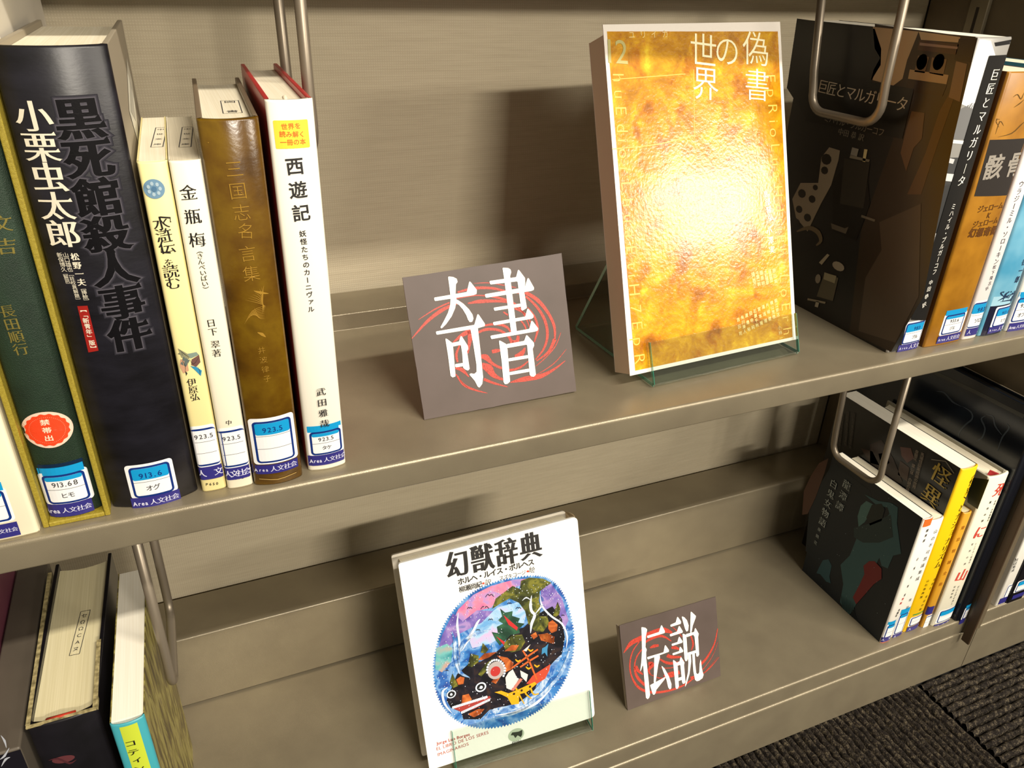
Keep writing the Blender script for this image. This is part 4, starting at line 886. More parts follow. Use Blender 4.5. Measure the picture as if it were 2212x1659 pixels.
card('larger taupe sign card with two white characters over a red swirl, on the upper shelf', (.1169, .0409, .0006),
     [(917, 907), (1245, 845), (1213, 547), (869, 600)], -1.0, 19.5, [
    [(515, 312), (560, 316), (592, 332), (600, 360), (585, 380), (582, 460), (592, 520), (578, 590), (548, 660), (500, 728), (460, 768), (448, 758), (480, 700), (515, 630), (535, 560), (538, 490), (527, 400)],
    [(392, 497), (680, 448), (703, 347), (768, 430), (765, 465), (738, 476), (400, 528)],
    [(590, 510), (650, 550), (700, 600), (730, 645), (738, 680), (728, 708), (705, 712), (690, 690), (675, 650), (645, 600), (610, 560), (585, 548)],
    [(408, 793), (745, 735), (775, 632), (838, 725), (838, 746), (775, 765), (415, 822)],
    [(490, 845), (550, 890), (560, 925), (582, 1185), (555, 1195), (538, 1180), (515, 1000)],
    [(545, 893), (612, 880), (628, 822), (690, 920), (693, 945), (682, 965), (705, 1120), (690, 1135), (665, 1125), (648, 1110), (640, 990), (628, 910), (558, 925)],
    [(575, 1078), (655, 1066), (658, 1095), (580, 1107)],
    [(710, 765), (775, 752), (798, 950), (822, 1190), (815, 1250), (790, 1285), (775, 1275), (750, 1225), (720, 1190), (700, 1168), (715, 1158), (745, 1163), (765, 1145), (763, 1080), (735, 900)],
    [(990, 235), (1040, 238), (1062, 250), (1068, 275), (1058, 310), (1118, 805), (1068, 812), (1040, 600), (1005, 330)],
    [(875, 352), (1110, 318), (1128, 245), (1188, 325), (1190, 370), (1180, 440), (1205, 587), (1165, 612), (1155, 602), (1122, 355), (885, 383)],
    [(835, 467), (1185, 408), (1213, 315), (1267, 410), (1265, 430), (1240, 440), (845, 499)],
    [(912, 585), (1150, 548), (1153, 576), (920, 613)],
    [(905, 712), (1190, 662), (1210, 585), (1262, 650), (1262, 670), (1245, 682), (915, 740)],
    [(883, 830), (1225, 770), (1245, 690), (1303, 765), (1300, 785), (1275, 794), (893, 860)],
    [(958, 865), (1025, 903), (1035, 950), (1058, 1230), (1035, 1250), (1012, 1253), (1000, 1235), (983, 1050)],
    [(1025, 903), (1180, 875), (1200, 818), (1265, 890), (1268, 915), (1255, 945), (1283, 1170), (1265, 1188), (1240, 1185), (1228, 1170), (1205, 907), (1030, 938)],
    [(1040, 1028), (1215, 998), (1217, 1026), (1042, 1055)],
    [(1050, 1148), (1225, 1116), (1228, 1144), (1052, 1175)]],
    [([(200, 855), (330, 710), (450, 615), (560, 560), (640, 540)], [5, 26, 34, 22, 6]), ([(258, 690), (400, 600), (530, 540)], [3, 12, 14]), ([(600, 450), (750, 415), (900, 415), (1020, 440), (1150, 460)], [14, 26, 22, 16, 10]),
     ([(590, 505), (700, 485), (800, 478), (960, 500), (1100, 555), (1180, 640), (1230, 760)], [8, 10, 10, 20, 24, 14, 6]), ([(690, 548), (800, 530), (960, 528), (1090, 545)], [10, 34, 22, 10]), ([(740, 373), (860, 368), (980, 385), (1110, 410)], [2, 8, 8, 6]),
     ([(1190, 450), (1300, 520), (1390, 630), (1445, 750), (1450, 870)], [30, 34, 26, 24, 12]), ([(1195, 485), (1290, 575), (1360, 690), (1385, 820), (1355, 940), (1280, 1040)], [18, 22, 26, 24, 18, 8]),
     ([(1210, 580), (1270, 660), (1300, 770), (1270, 885)], [6, 18, 22, 10]), ([(1450, 860), (1395, 970), (1290, 1050)], [34, 22, 8]), ([(1503, 800), (1455, 920), (1370, 1020), (1285, 1095)], [3, 9, 8, 4]),
     ([(1550, 948), (1455, 1060), (1360, 1130), (1280, 1175)], [3, 7, 6, 4]), ([(1542, 1048), (1440, 1125), (1320, 1185), (1180, 1210), (1060, 1238)], [4, 20, 40, 44, 6]),
     ([(830, 742), (940, 728), (1030, 755), (1070, 810)], [14, 24, 22, 8]), ([(760, 812), (850, 775), (960, 782), (1040, 830), (1080, 900)], [16, 26, 22, 20, 34]), ([(560, 890), (640, 825), (730, 780)], [8, 34, 50]), ([(715, 790), (705, 890), (690, 985)], [60, 30, 8]),
     ([(600, 1060), (590, 990), (620, 910)], [16, 22, 12]), ([(900, 970), (940, 962), (990, 955)], [30, 34, 10]), ([(805, 1010), (850, 1020), (900, 1070), (970, 1108), (1060, 1130), (1150, 1105), (1220, 1050)], [30, 52, 26, 22, 20, 18, 8]),
     ([(810, 1085), (870, 1115), (905, 1165), (960, 1200), (1050, 1225)], [40, 74, 50, 28, 6]), ([(580, 1110), (640, 1130), (700, 1190)], [20, 34, 6]), ([(585, 1165), (650, 1255), (740, 1300), (860, 1332)], [8, 22, 18, 4]), ([(605, 1180), (640, 1240), (700, 1290)], [3, 6, 3]),
     ([(830, 1210), (920, 1245), (1040, 1278)], [26, 20, 4]), ([(1100, 590), (1190, 640), (1250, 730)], [20, 14, 6]), ([(1145, 690), (1185, 740), (1205, 800)], [8, 16, 8]), ([(1130, 830), (1120, 880), (1080, 880)], [22, 34, 20]), ([(1190, 935), (1160, 985), (1100, 1010)], [10, 44, 20]), ([(1000, 622), (1040, 650)], [12, 16])],
    4.0457, (840, 520))
card('smaller taupe sign card with two white characters over a red swirl, on the lower shelf', (.2962, .0323, ZS+.0006),
     [(1356, 1535), (1557, 1460), (1546, 1289), (1338, 1351)], 0, 19.5, [
    [(470, 520), (520, 530), (540, 550), (535, 580), (525, 630), (520, 760), (535, 790), (528, 825), (530, 900), (575, 1330), (565, 1365), (545, 1385), (525, 1365), (490, 960), (470, 1030), (455, 1058), (470, 930), (478, 800), (475, 650)],
    [(535, 628), (680, 580), (710, 488), (752, 570), (750, 592), (545, 655)], [(538, 880), (735, 822), (753, 727), (800, 795), (800, 817), (545, 910)],
    [(625, 870), (690, 850), (692, 890), (672, 970), (640, 1190), (618, 1185)], [(573, 1215), (730, 1130), (765, 1110), (745, 1150), (650, 1270), (640, 1310), (620, 1335), (605, 1320)],
    [(703, 970), (750, 1020), (800, 1110), (830, 1200), (828, 1250), (810, 1270), (790, 1240), (770, 1150), (735, 1060)],
    [(815, 495), (880, 465), (900, 390), (945, 455), (942, 482), (820, 520)], [(807, 608), (895, 575), (920, 498), (965, 570), (962, 588), (815, 635)],
    [(830, 722), (900, 700), (920, 627), (963, 690), (960, 708), (835, 748)], [(840, 835), (920, 808), (930, 745), (970, 800), (970, 818), (845, 860)],
    [(845, 905), (895, 945), (905, 1000), (918, 1230), (905, 1255), (890, 1262), (878, 1245), (860, 1050)], [(895, 945), (925, 930), (940, 868), (985, 945), (980, 975), (997, 1180), (985, 1195), (965, 1200), (955, 1175), (935, 970), (900, 985)],
    [(905, 1130), (955, 1113), (958, 1150), (908, 1167)], [(948, 388), (985, 405), (1015, 440), (1035, 500), (1030, 560), (1010, 580), (990, 540), (970, 470)],
    [(1058, 328), (1122, 388), (1118, 410), (1085, 500), (1068, 588), (1052, 590), (1055, 450)], [(960, 595), (1005, 615), (1010, 660), (1025, 900), (1015, 925), (995, 930), (985, 900), (970, 720)],
    [(1000, 605), (1100, 578), (1110, 520), (1155, 600), (1148, 640), (1160, 850), (1145, 875), (1125, 870), (1105, 640), (1090, 612), (1010, 643)], [(1010, 830), (1125, 795), (1128, 827), (1015, 862)],
    [(1025, 850), (1060, 843), (1065, 930), (1045, 1080), (1010, 1200), (988, 1245), (995, 1200), (1025, 1060), (1030, 950)],
    [(1075, 835), (1107, 828), (1112, 950), (1125, 1070), (1145, 1085), (1160, 1060), (1165, 960), (1178, 890), (1190, 1000), (1200, 1050), (1213, 1090), (1200, 1130), (1160, 1160), (1130, 1168), (1110, 1150), (1090, 1050)]],
    [([(260, 832), (350, 715), (470, 655), (600, 590), (740, 560), (840, 590)], [5, 50, 60, 50, 66, 20]), ([(480, 730), (600, 655), (720, 630), (830, 690)], [14, 34, 30, 10]),
     ([(460, 680), (370, 810), (335, 960), (355, 1110), (440, 1245), (580, 1300), (760, 1290), (950, 1230), (1100, 1130), (1230, 1000), (1330, 850), (1385, 700)], [8, 14, 16, 18, 30, 30, 26, 20, 14, 8, 5, 3]),
     ([(520, 740), (420, 870), (390, 1010), (430, 1130), (540, 1240)], [12, 16, 16, 36, 30]), ([(1383, 540), (1345, 720), (1260, 880), (1180, 970)], [8, 16, 24, 30]), ([(1400, 880), (1300, 1000), (1200, 1080), (1060, 1130)], [4, 10, 14, 30]),
     ([(575, 770), (625, 750), (680, 740)], [14, 40, 24]), ([(830, 770), (880, 770), (930, 790)], [24, 40, 14]), ([(780, 860), (830, 880), (950, 880)], [44, 40, 20]), ([(690, 905), (780, 950), (900, 950), (980, 920)], [16, 34, 30, 8]),
     ([(555, 960), (600, 970), (560, 1040), (590, 1100)], [40, 60, 24, 8]), ([(740, 1110), (830, 1090), (930, 1060)], [30, 70, 40]), ([(400, 990), (430, 1040), (490, 1090)], [44, 40, 10]), ([(1060, 620), (1090, 720), (1070, 800)], [14, 22, 10]),
     ([(840, 520), (900, 570), (960, 640)], [6, 12, 8]), ([(690, 1010), (820, 1010), (920, 980)], [4, 10, 6]), ([(560, 1080), (680, 1130), (780, 1130)], [4, 12, 10]), ([(1380, 880), (1250, 1040), (1100, 1150)], [2, 6, 4])],
    5.53125, (1300, 1260), flange=True)

# clear acrylic stands
def acrylic():
    m = bpy.data.materials.new('clear_acrylic'); m.use_nodes = True; nt = m.node_tree; nt.nodes.clear(); L = nt.links
    tr = N(m, 'ShaderNodeBsdfTransparent', Color=(.93, .962, .945, 1)); gl = N(m, 'ShaderNodeBsdfGlossy', Roughness=.03)
    lw = N(m, 'ShaderNodeLayerWeight', Blend=.5); pw = N(m, 'ShaderNodeMath', operation='POWER'); pw.inputs[1].default_value = 4
    fr = N(m, 'ShaderNodeMath', operation='MULTIPLY_ADD'); fr.inputs[1].default_value = .7; fr.inputs[2].default_value = .07
    L.new(lw.outputs['Facing'], pw.inputs[0]); L.new(pw.outputs[0], fr.inputs[0]); mx = N(m, 'ShaderNodeMixShader'); out = N(m, 'ShaderNodeOutputMaterial')
    L.new(fr.outputs[0], mx.inputs[0]); L.new(tr.outputs[0], mx.inputs[1]); L.new(gl.outputs[0], mx.inputs[2]); L.new(mx.outputs[0], out.inputs[0])
    return m
ACR = acrylic(); ACE = fresh('green_acrylic_edge', '#1E9C82', .15)[0]
ACE.node_tree.nodes['Principled BSDF'].inputs['Transmission Weight'].default_value = .3
def stand(label, O, yaw, x0, x1, tilt, lip=.026, depth=.1, back_h=.085, yl=-.007, run=.050):
    """bent acrylic easel: lip, tray, foot and sloping back rest; side profile in (y,z)"""
    t = thing('display_stand', Vector(O), label, 'display stand')
    y_ = math.radians(yaw); U = Vector((math.cos(y_), math.sin(y_), 0)); B = Vector((-math.sin(y_), math.cos(y_), 0)); Z = Vector((0, 0, 1)); a = math.radians(tilt)
    th = .0024; O = Vector(O)
    P3 = lambda u, y, z: O+U*u+B*y+Z*z
    segs = {
        'front_lip': [(yl, .0026), (yl+(lip-.0026)*math.tan(a), lip)],
        'tray': [(yl, .0022), (depth, .0016)],
        'back_rest': [(depth, .0016), (depth-run, back_h)]}
    for nm, ((ya, za), (yb, zb)) in segs.items():
        d = Vector((yb-ya, zb-za)).normalized(); n = Vector((-d.y, d.x))*th*.5
        pr = [(ya+n.x, za+n.y), (yb+n.x, zb+n.y), (yb-n.x, zb-n.y), (ya-n.x, za-n.y)]
        pr = round_loop(pr, [.0003]*4, 2); b = MB()
        b.prism([P3(x0, y, z) for y, z in pr], U*(x1-x0), ACR); o = b.build(nm, t)
        for xx in (x0-.00035, x1+.00005):
            b = MB(); b.prism([P3(xx, y, z) for y, z in pr], U*.0003, ACE); b.build('polished_edge', o, label='bright green cut edge')
    return t

# ---- gold magazine on its stand
O = (.2593, .0325, .0055); f = lean_face((.2593, .0325, .010), 3.3, 21.0)
t = thing('magazine', (.335, .05, .006), 'thick gold-yellow magazine with a white border propped upright on a clear stand', 'magazine')
def goldmat():
    m, b, L = fresh('gold_cover_print', rough=.205, spec=.5)
    tc = N(m, 'ShaderNodeTexCoord')
    a = N(m, 'ShaderNodeTexNoise', Scale=62, Detail=12, Distortion=.5); a.inputs['Roughness'].default_value = .7; L.new(tc.outputs['Object'], a.inputs['Vector'])
    r = ramp(m, [(.30, '#9A6608'), (.42, '#B97E0C'), (.50, '#C98F10'), (.60, '#DCA618'), (.70, '#F0CF30')]); L.new(a.outputs['Fac'], r.inputs[0])
    mp = N(m, 'ShaderNodeMapping'); mp.inputs['Scale'].default_value = (1, 1, .8); L.new(tc.outputs['Object'], mp.inputs['Vector'])
    d = N(m, 'ShaderNodeTexNoise', Scale=70, Detail=6); L.new(mp.outputs[0], d.inputs['Vector'])
    r2 = ramp(m, [(.30, '#B07A20'), (.38, '#E8B848'), (.46, '#FFFFFF')]); L.new(d.outputs['Fac'], r2.inputs[0])
    mx = N(m, 'ShaderNodeMix'); mx.data_type = 'RGBA'; mx.blend_type = 'MULTIPLY'; mx.inputs[0].default_value = .6
    L.new(r.outputs[0], mx.inputs[6]); L.new(r2.outputs[0], mx.inputs[7]); L.new(mx.outputs[2], b.inputs['Base Color'])
    return bumped(m, b, L, tc)
def bumped(m, b, L, tc, st=.2):
    n = N(m, 'ShaderNodeTexNoise', Scale=420, Detail=2); L.new(tc.outputs['Object'], n.inputs['Vector'])
    n2 = N(m, 'ShaderNodeTexNoise', Scale=14, Detail=1); L.new(tc.outputs['Object'], n2.inputs['Vector'])
    bp = N(m, 'ShaderNodeBump', Strength=st, Distance=.0006); L.new(n.outputs['Fac'], bp.inputs['Height'])
    b2 = N(m, 'ShaderNodeBump', Strength=.3, Distance=.005); L.new(n2.outputs['Fac'], b2.inputs['Height']); L.new(b2.outputs[0], bp.inputs['Normal'])
    L.new(bp.outputs[0], b.inputs['Normal']); return m
GOLDM = goldmat(); FILM = fresh('laminated_white', '#F3ECE2', .17); FILM = bumped(FILM[0], FILM[1], FILM[2], N(FILM[0], 'ShaderNodeTexCoord'))
PXM = [(1361, 812), (1720, 733), (1685, 47), (1302, 53)]
sheet(f, PXM, .0006, FILM, 'front_cover', t)
q = [f.px(p) for p in PXM]
def shr(q, l, r_, b_, t_): return [Vector((q[0].x+l, q[0].y+b_)), Vector((q[1].x-r_, q[1].y+b_)), Vector((q[2].x-r_, q[2].y-t_)), Vector((q[3].x+l, q[3].y-t_))]
bq = shr(q, .0022, .0010, .0006, .0055); b = MB(); b.prism([f.at(p.x, p.y, -.0007) for p in bq], -f.N*.0195, PAGE_W); b.build('page_block', t)
b = MB(); pts = [f.at(bq[0].x-.0007, bq[0].y, -.0007), f.at(bq[0].x, bq[0].y, -.0007), f.at(bq[3].x, bq[3].y, -.0007), f.at(bq[3].x-.0007, bq[3].y, -.0007)]
b.prism(pts, -f.N*.0195, c('#E6D6BC', .45)); b.build('spine_edge', t)
b = MB(); b.prism([f.at(p.x, p.y, -.0203) for p in shr(q, .0015, .001, .0006, .0052)], -f.N*.0006, FILM); b.build('back_cover', t)
P = Print(f); pr = [(1372, 801), (1712, 728), (1680, 68), (1311, 68)]
P.poly(pr, GOLDM, .0001); P.build('gold_picture', t)
P = Print(f); CR = fresh('cream_lamination', '#FFF8CC', .3)[0]; CR2 = c('#F3D98C', .3)
P.text('偽', (1632, 108), (1632, 109), .0245, CR, (-.003, -.006), vert=True, lift=.0003, aspect=1.0); P.text('書', (1635, 186), (1635, 187), .0235, CR, (-.003, -.006), vert=True, lift=.0003, aspect=1.0)
P.text('の', (1570, 112), (1570, 113), .0225, CR, (-.003, -.006), vert=True, lift=.0003, aspect=1.0)
P.text('世', (1519, 112), (1519, 113), .0240, CR, (-.003, -.006), vert=True, lift=.0003); P.text('界', (1524, 183), (1524, 184), .0235, CR, (-.003, -.006), vert=True, lift=.0003); P.build('title_lettering', t)
P = Print(f); P.text('ユリイカ', (1364, 76), (1436, 74), .0052, CR2, SANS, lift=.0003); P.text('12', (1316, 110), (1342, 112), .021, mat('#B9B06A', .3), SANS, lift=.0003)
P.build('issue_lettering', t)
P = Print(f); P.text('文', (1626, 252), (1630, 262), .0058, CR2, MIN, vert=True, lift=.0003); P.text('学の冒険', (1632, 285), (1640, 345), .0048, CR2, MIN, vert=True, lift=.0003)
P.text('馬部隆弘', (1655, 420), (1664, 470), .0055, CR, MINB, vert=True, lift=.0003); P.text('小澤実', (1661, 500), (1667, 540), .0058, CR, MINB, vert=True, lift=.0003); P.text('偽書の世界と歴史', (1640, 450), (1647, 545), .0032, CR2, SANS, vert=True, lift=.0003)
P.build('article_lettering', t)
P = Print(f)
for k, s in enumerate(('原田実', '呉座勇一', '大和博幸', '藤原明', '千葉一幹', '樋口恭介')): P.text(s, (1671-k*9, 585+k*1.5), (1675-k*9, 608+k*1.5), .0034, CR2, BOLD, vert=True, lift=.0003)
for k, s in enumerate(('堀江宗正', '横山茂雄', '片柳健', '湯浅博', '宮本隆', '石原千秋', '田中純', '渡邉裕', '朱川湊人', '吉田司')): P.text(s, (1675-k*9, 650+k*4.5), (1680-k*9, 680+k*4.5), .0031, CR2, BOLD, vert=True, lift=.0003)
P.text('小林一', (1683, 708), (1687, 730), .0036, CR2, SANS, vert=True, lift=.0003)
P.build('contributor_lettering', t)
P = Print(f); FT = c('#F4C65A', .3)
P.text('huEdiorLhuaEtiH7EpR', (1336, 168), (1382, 776), .0125, FT, THIN, lift=.0002); P.build('margin_lettering', t)
P = Print(f); P.text('EpRioLuaHdtiEhuLoErh', (1665, 170), (1701, 715), .0125, FT, THIN, lift=.0002); P.build('margin_lettering', t)
P = Print(f)
P.ribbon([(1322, 172), (1480, 160)], [1.5, 1.5], FT, .0002, smooth=1); P.ribbon([(1322, 322), (1420, 312), (1500, 292)], [1.5, 2, 1.5], FT, .0002); P.ribbon([(1498, 150), (1500, 300)], [1, 1], FT, .0002, smooth=1)
P.build('framing_lines', t)
stand('clear acrylic stand with green edges under the gold magazine', (.2593, .0335, 0.0), 3.3, .016, .147, 21, lip=.030, depth=.098, back_h=.080, run=.044)

# ---- white picture book on its stand, lower shelf
zb = ZS+.0115; f = lean_face((.1105, .0365, zb), -2.6, 20.0)
t = thing('picture_book', (.185, .05, zb), 'white hardback with an oval painting of a whale-like beast, propped on a clear stand', 'book')
WB = noisy('white_jacket', [(.3, '#F7F5EE'), (.7, '#FCFAF4')], scale=10, rough=.33); PXG = [(928, 1664), (1285, 1548), (1247, 1116), (860, 1218)]
q = [f.px(p) for p in PXG]; b = MB()
cor = round_loop([tuple(p) for p in q], [.002, .004, .0045, .002], 5)
b.prism([f.at(x, y, 0) for x, y in cor], -f.N*.0026, WB); b.build('front_cover', t, smooth=False)
b = MB(); b.prism([f.at(x-.0015, y, -.0205) for x, y in cor], -f.N*.0026, c('#DED7C8', .4)); b.build('back_cover', t)
bq = shr(q, .004, .006, .004, .004); b = MB(); b.prism([f.at(p.x, p.y, -.0028) for p in bq], -f.N*.0173, PAGE); b.build('page_block', t)
b = MB(); rx = []
for k in range(11):                       # rounded spine on the right
    a = -math.pi/2+math.pi*k/10; rx.append((.0050*math.cos(a), -.0115+.0115*math.sin(a)))
lo = [f.at(q[1].x-.0042+u, q[1].y+.0015, n) for u, n in rx]; hi = [f.at(q[2].x-.0042+u, q[2].y-.0012, n) for u, n in rx]
n_ = len(lo); lo2 = [p-(f.U*.0012) for p in lo]; hi2 = [p-(f.U*.0012) for p in hi]
b.add(lo+hi+lo2+hi2, [(i, i+1, n_+i+1, n_+i) for i in range(n_-1)]+[(2*n_+i+1, 2*n_+i, 3*n_+i, 3*n_+i+1) for i in range(n_-1)]+[(n_+i, n_+i+1, 3*n_+i+1, 3*n_+i) for i in range(n_-1)], c('#B9A37E', .25, metal=.3)); b.build('spine', t, smooth=True)
P = Print(f); INK = c('#1d1b1a', .5)
P.text('幻獣辞典', (988, 1220), (1146, 1181), .0245, INK, (.05, .004, .0), aspect=.78); P.build('title_lettering', t)
P = Print(f); P.text('ホルヘ・ルイス・ボルヘス', (996, 1256), (1147, 1215), .0060, INK, (.03, .03)); P.text('柳瀬尚紀', (998, 1273), (1035, 1263), .0054, INK, BOLD); P.text('訳', (1054, 1258), (1055, 1258), .0056, INK, SANS)
P.text('スズキコージ', (1083, 1249), (1131, 1237), .0044, INK, SANS); P.text('絵', (1149, 1231), (1150, 1231), .0056, INK, SANS)
for p in ((1044, 1260), (1140, 1234)): P.disc(p, .0011, .0009, c('#D0472E'), .0002)
P.build('author_lettering', t)
P = Print(f); RI = c('#B2382F', .5); P.text('Jorge Luis Borges', (944, 1606), (1013, 1586), .0037, RI, BOLD); P.text('EL LIBRO DE LOS SERES', (945, 1617), (1053, 1582), .0040, RI, SANS); P.text('IMAGINARIOS', (946, 1630), (1010, 1607), .0040, RI, SANS); P.build('red_lettering', t)
P = Print(f); P.disc((1115, 1587), .0072, .0058, c('#B9C4AE', .4), .0002); P.poly([(1103, 1588), (1106, 1582), (1120, 1580), (1128, 1576), (1128, 1586), (1125, 1592), (1118, 1588), (1113, 1594), (1109, 1588)], c('#2c3226'), .0003); P.text('晶文社', (1109, 1606), (1123, 1602), .0040, INK, SANS); P.build('publisher_mark', t)
# oval painting
ZP = lambda lst, z=5: [((820+x/4.424), (1080+y/4.424)) if z == 5 else ((820+x/4.424), (1350+y/4.424)) for x, y in lst]
P = Print(f); rnd = random.Random(3)
OV = [(1159, 1246), (1190, 1255), (1215, 1284), (1231, 1330), (1238, 1380), (1232, 1432), (1213, 1478), (1184, 1516), (1148, 1542), (1100, 1563), (1046, 1571), (1000, 1561), (966, 1536), (945, 1497), (938, 1447), (944, 1400), (959, 1355), (984, 1316), (1020, 1283), (1062, 1262), (1110, 1250)]
ov = []
for i in range(len(OV)):
    p0, p1, p2, p3 = (Vector(OV[(i+k) % len(OV)]) for k in (-1, 0, 1, 2))
    for k in range(8):
        s = k/8; ov.append(.5*((2*p1)+(p2-p0)*s+(2*p0-5*p1+4*p2-p3)*s*s+(3*p1-p0-3*p2+p3)*s**3))
cen = Vector((1090, 1408)); star = []
for i, p in enumerate(ov): star.append(p); star.append((p+ov[(i+1) % len(ov)])/2+(p-cen).normalized()*4.5)
def prt(name, stops, scale, dist=1.0): return noisy(name, stops, scale=scale, rough=.35, detail=6, dist=dist)
BLUE = prt('paint_blue', [(.34, '#1F4C98'), (.46, '#3D7FC4'), (.54, '#7FA9D8'), (.60, '#3268B4'), (.72, '#2A3F8F')], 60)
PINK = prt('paint_pink', [(.36, '#C96C9C'), (.48, '#D9859F'), (.56, '#B48CC4'), (.68, '#8F7BC0')], 55)
PURP = prt('paint_purple', [(.36, '#5E4C9A'), (.5, '#7C6AB4'), (.62, '#A98CC4'), (.7, '#4E62A8')], 60)
TEALP = prt('paint_teal', [(.36, '#3E8E98'), (.5, '#6FB4B4'), (.64, '#B99A90')], 60)
NIGHT = prt('paint_night', [(.38, '#0f0e14'), (.55, '#1d1a24'), (.7, '#3a2a26')], 90)
OLIVE = prt('paint_olive', [(.36, '#2c3016'), (.5, '#4f5424'), (.62, '#7f7c2e'), (.7, '#33401f')], 110)
PINE = prt('paint_pine', [(.38, '#1d3b2c'), (.55, '#2c5540'), (.7, '#3b6a44')], 90)
RUST = prt('paint_rust', [(.36, '#7e3a1a'), (.5, '#B55A28'), (.64, '#D0783A')], 90)
SEA = prt('paint_sea', [(.36, '#2c62b0'), (.48, '#86acd6'), (.56, '#c6d6ea'), (.66, '#3f78bc')], 90)
SKYL = prt('paint_pale_sky', [(.36, '#6aa4d8'), (.5, '#a8cbe6'), (.64, '#c9b4dc')], 60)
e = .00010; P.poly(star, BLUE, e)
P.poly([(1150, 1249), (1110, 1252), (1062, 1265), (1022, 1285), (990, 1316), (978, 1340), (1000, 1345), (1030, 1320), (1062, 1312), (1075, 1290), (1110, 1268), (1135, 1262)], PINK, e*2)
P.poly([(978, 1325), (955, 1372), (946, 1405), (968, 1400), (990, 1370), (1040, 1345), (1065, 1320), (1030, 1318), (1000, 1342)], PURP, e*2.2)
P.poly([(1030, 1345), (1075, 1312), (1120, 1300), (1140, 1310), (1130, 1350), (1090, 1370), (1060, 1390), (1020, 1400), (1010, 1375)], SKYL, e*2.1)
P.poly([(1168, 1275), (1190, 1260), (1214, 1292), (1228, 1340), (1218, 1360), (1190, 1330), (1170, 1310)], PURP, e*2.2)
P.poly([(942, 1400), (965, 1390), (978, 1400), (974, 1430), (955, 1452), (940, 1445)], TEALP, e*2.4)
P.poly(ZP([(640, 720), (740, 470), (840, 380), (960, 350), (1100, 270), (1180, 200), (1250, 60), (1380, 20), (1500, -100), (1650, -180), (1740, -60), (1770, 120), (1740, 280), (1640, 380), (1540, 470), (1480, 620), (1330, 740), (1180, 780), (1050, 810), (960, 900), (800, 900), (780, 830), (680, 790)], 6), NIGHT, e*3)
P.poly(ZP([(1075, 1040), (1110, 940), (1270, 820), (1340, 850), (1350, 770), (1430, 740), (1560, 750), (1640, 790), (1530, 870), (1520, 960), (1540, 1030), (1520, 1110), (1600, 1110), (1620, 1180), (1560, 1260), (1480, 1250), (1420, 1180), (1390, 1060), (1330, 980), (1240, 940), (1150, 990)]), OLIVE, e*4)
P.poly(ZP([(1150, 1035), (1200, 1075), (1270, 1060), (1265, 1105), (1340, 1130), (1320, 1170), (1385, 1180), (1330, 1230), (1340, 1270), (1250, 1290), (1200, 1340), (1150, 1390), (1110, 1340), (1070, 1260), (1130, 1270), (1120, 1210), (1180, 1180), (1130, 1150), (1170, 1110)]), PINE, e*4.2)
P.poly(ZP([(1180, 180), (1260, 100), (1360, 90), (1390, 160), (1340, 240), (1260, 260), (1200, 240)], 6), OLIVE, e*4.2)
for l in ([(1610, 1170), (1650, 1145), (1700, 1190), (1690, 1250), (1640, 1270), (1610, 1230)], [(1520, 1290), (1600, 1270), (1660, 1300), (1670, 1370), (1620, 1360), (1540, 1340)], [(1440, 1290), (1490, 1260), (1510, 1300), (1470, 1330)]): P.poly(ZP(l), RUST, e*5)
for l in ([(940, 330), (1000, 270), (1120, 255), (1040, 310), (970, 335)], [(1120, 290), (1220, 310), (1280, 360), (1260, 420), (1200, 450), (1190, 360)], [(780, 750), (790, 670), (850, 655), (880, 710), (840, 740)], [(730, 520), (770, 490), (810, 500), (800, 560), (750, 570)], [(1065, 540), (1110, 490), (1150, 500), (1110, 560)], [(840, 850), (940, 800), (1000, 800), (960, 850), (900, 880)], [(1190, 250), (1260, 190), (1330, 190), (1300, 240)], [(1510, 90), (1600, 80), (1670, 110), (1660, 180), (1580, 150)]): P.poly(ZP(l, 6), RUST, e*5)
for l in ([(840, 390), (870, 270), (945, 290), (945, 350), (880, 400)], [(965, 260), (985, 170), (1040, 230), (1010, 270)], [(670, 550), (695, 460), (750, 580), (700, 600)], [(940, 470), (1010, 370), (1080, 320), (1050, 400), (970, 490)]): P.poly(ZP(l, 6), OLIVE, e*5.2)
P.poly(ZP([(1180, 1095), (1320, 1215), (1310, 1245), (1230, 1190)]), c('#C02A2A'), e*6); P.poly(ZP([(1110, 105), (1195, 160), (1185, 190)], 6), c('#C02A2A'), e*6)
P.poly(ZP([(1655, 1100), (1700, 970), (1725, 1040), (1715, 1090), (1680, 1115)]), OLIVE, e*6)
WHB = c('#D9E2F0', .35)
for l, wd in (([(1450, 910), (1440, 1000), (1450, 1060), (1480, 1100), (1450, 1180), (1440, 1270)], 6), ([(1480, 1090), (1540, 1020), (1560, 990)], 4), ([(1450, 960), (1400, 930), (1360, 960)], 3), ([(1530, 900), (1550, 1010), (1640, 1110), (1740, 1180), (1790, 1300), (1780, 1416)], 4)): P.ribbon(ZP(l), wd, WHB, e*6)
for l, wd in (([(860, 500), (770, 450), (730, 330), (720, 180), (690, 60)], 8), ([(770, 440), (750, 300), (790, 180), (900, 90), (1060, 40)], 8), ([(760, 330), (760, 150), (740, 0), (750, -120)], 5), ([(780, 250), (860, 120), (930, -20), (960, -60)], 5), ([(650, 590), (600, 640), (620, 750), (690, 840)], 5), ([(1740, 280), (1650, 400), (1560, 560), (1450, 680), (1300, 780), (1100, 820), (1000, 900)], 12), ([(1820, 200), (1760, 400), (1650, 560), (1480, 720), (1280, 840), (1080, 880)], 7), ([(1100, 860), (1300, 830), (1500, 740), (1640, 600)], 6)): P.ribbon(ZP(l, 6), wd, SEA if wd > 6.5 else WHB, e*5.5)
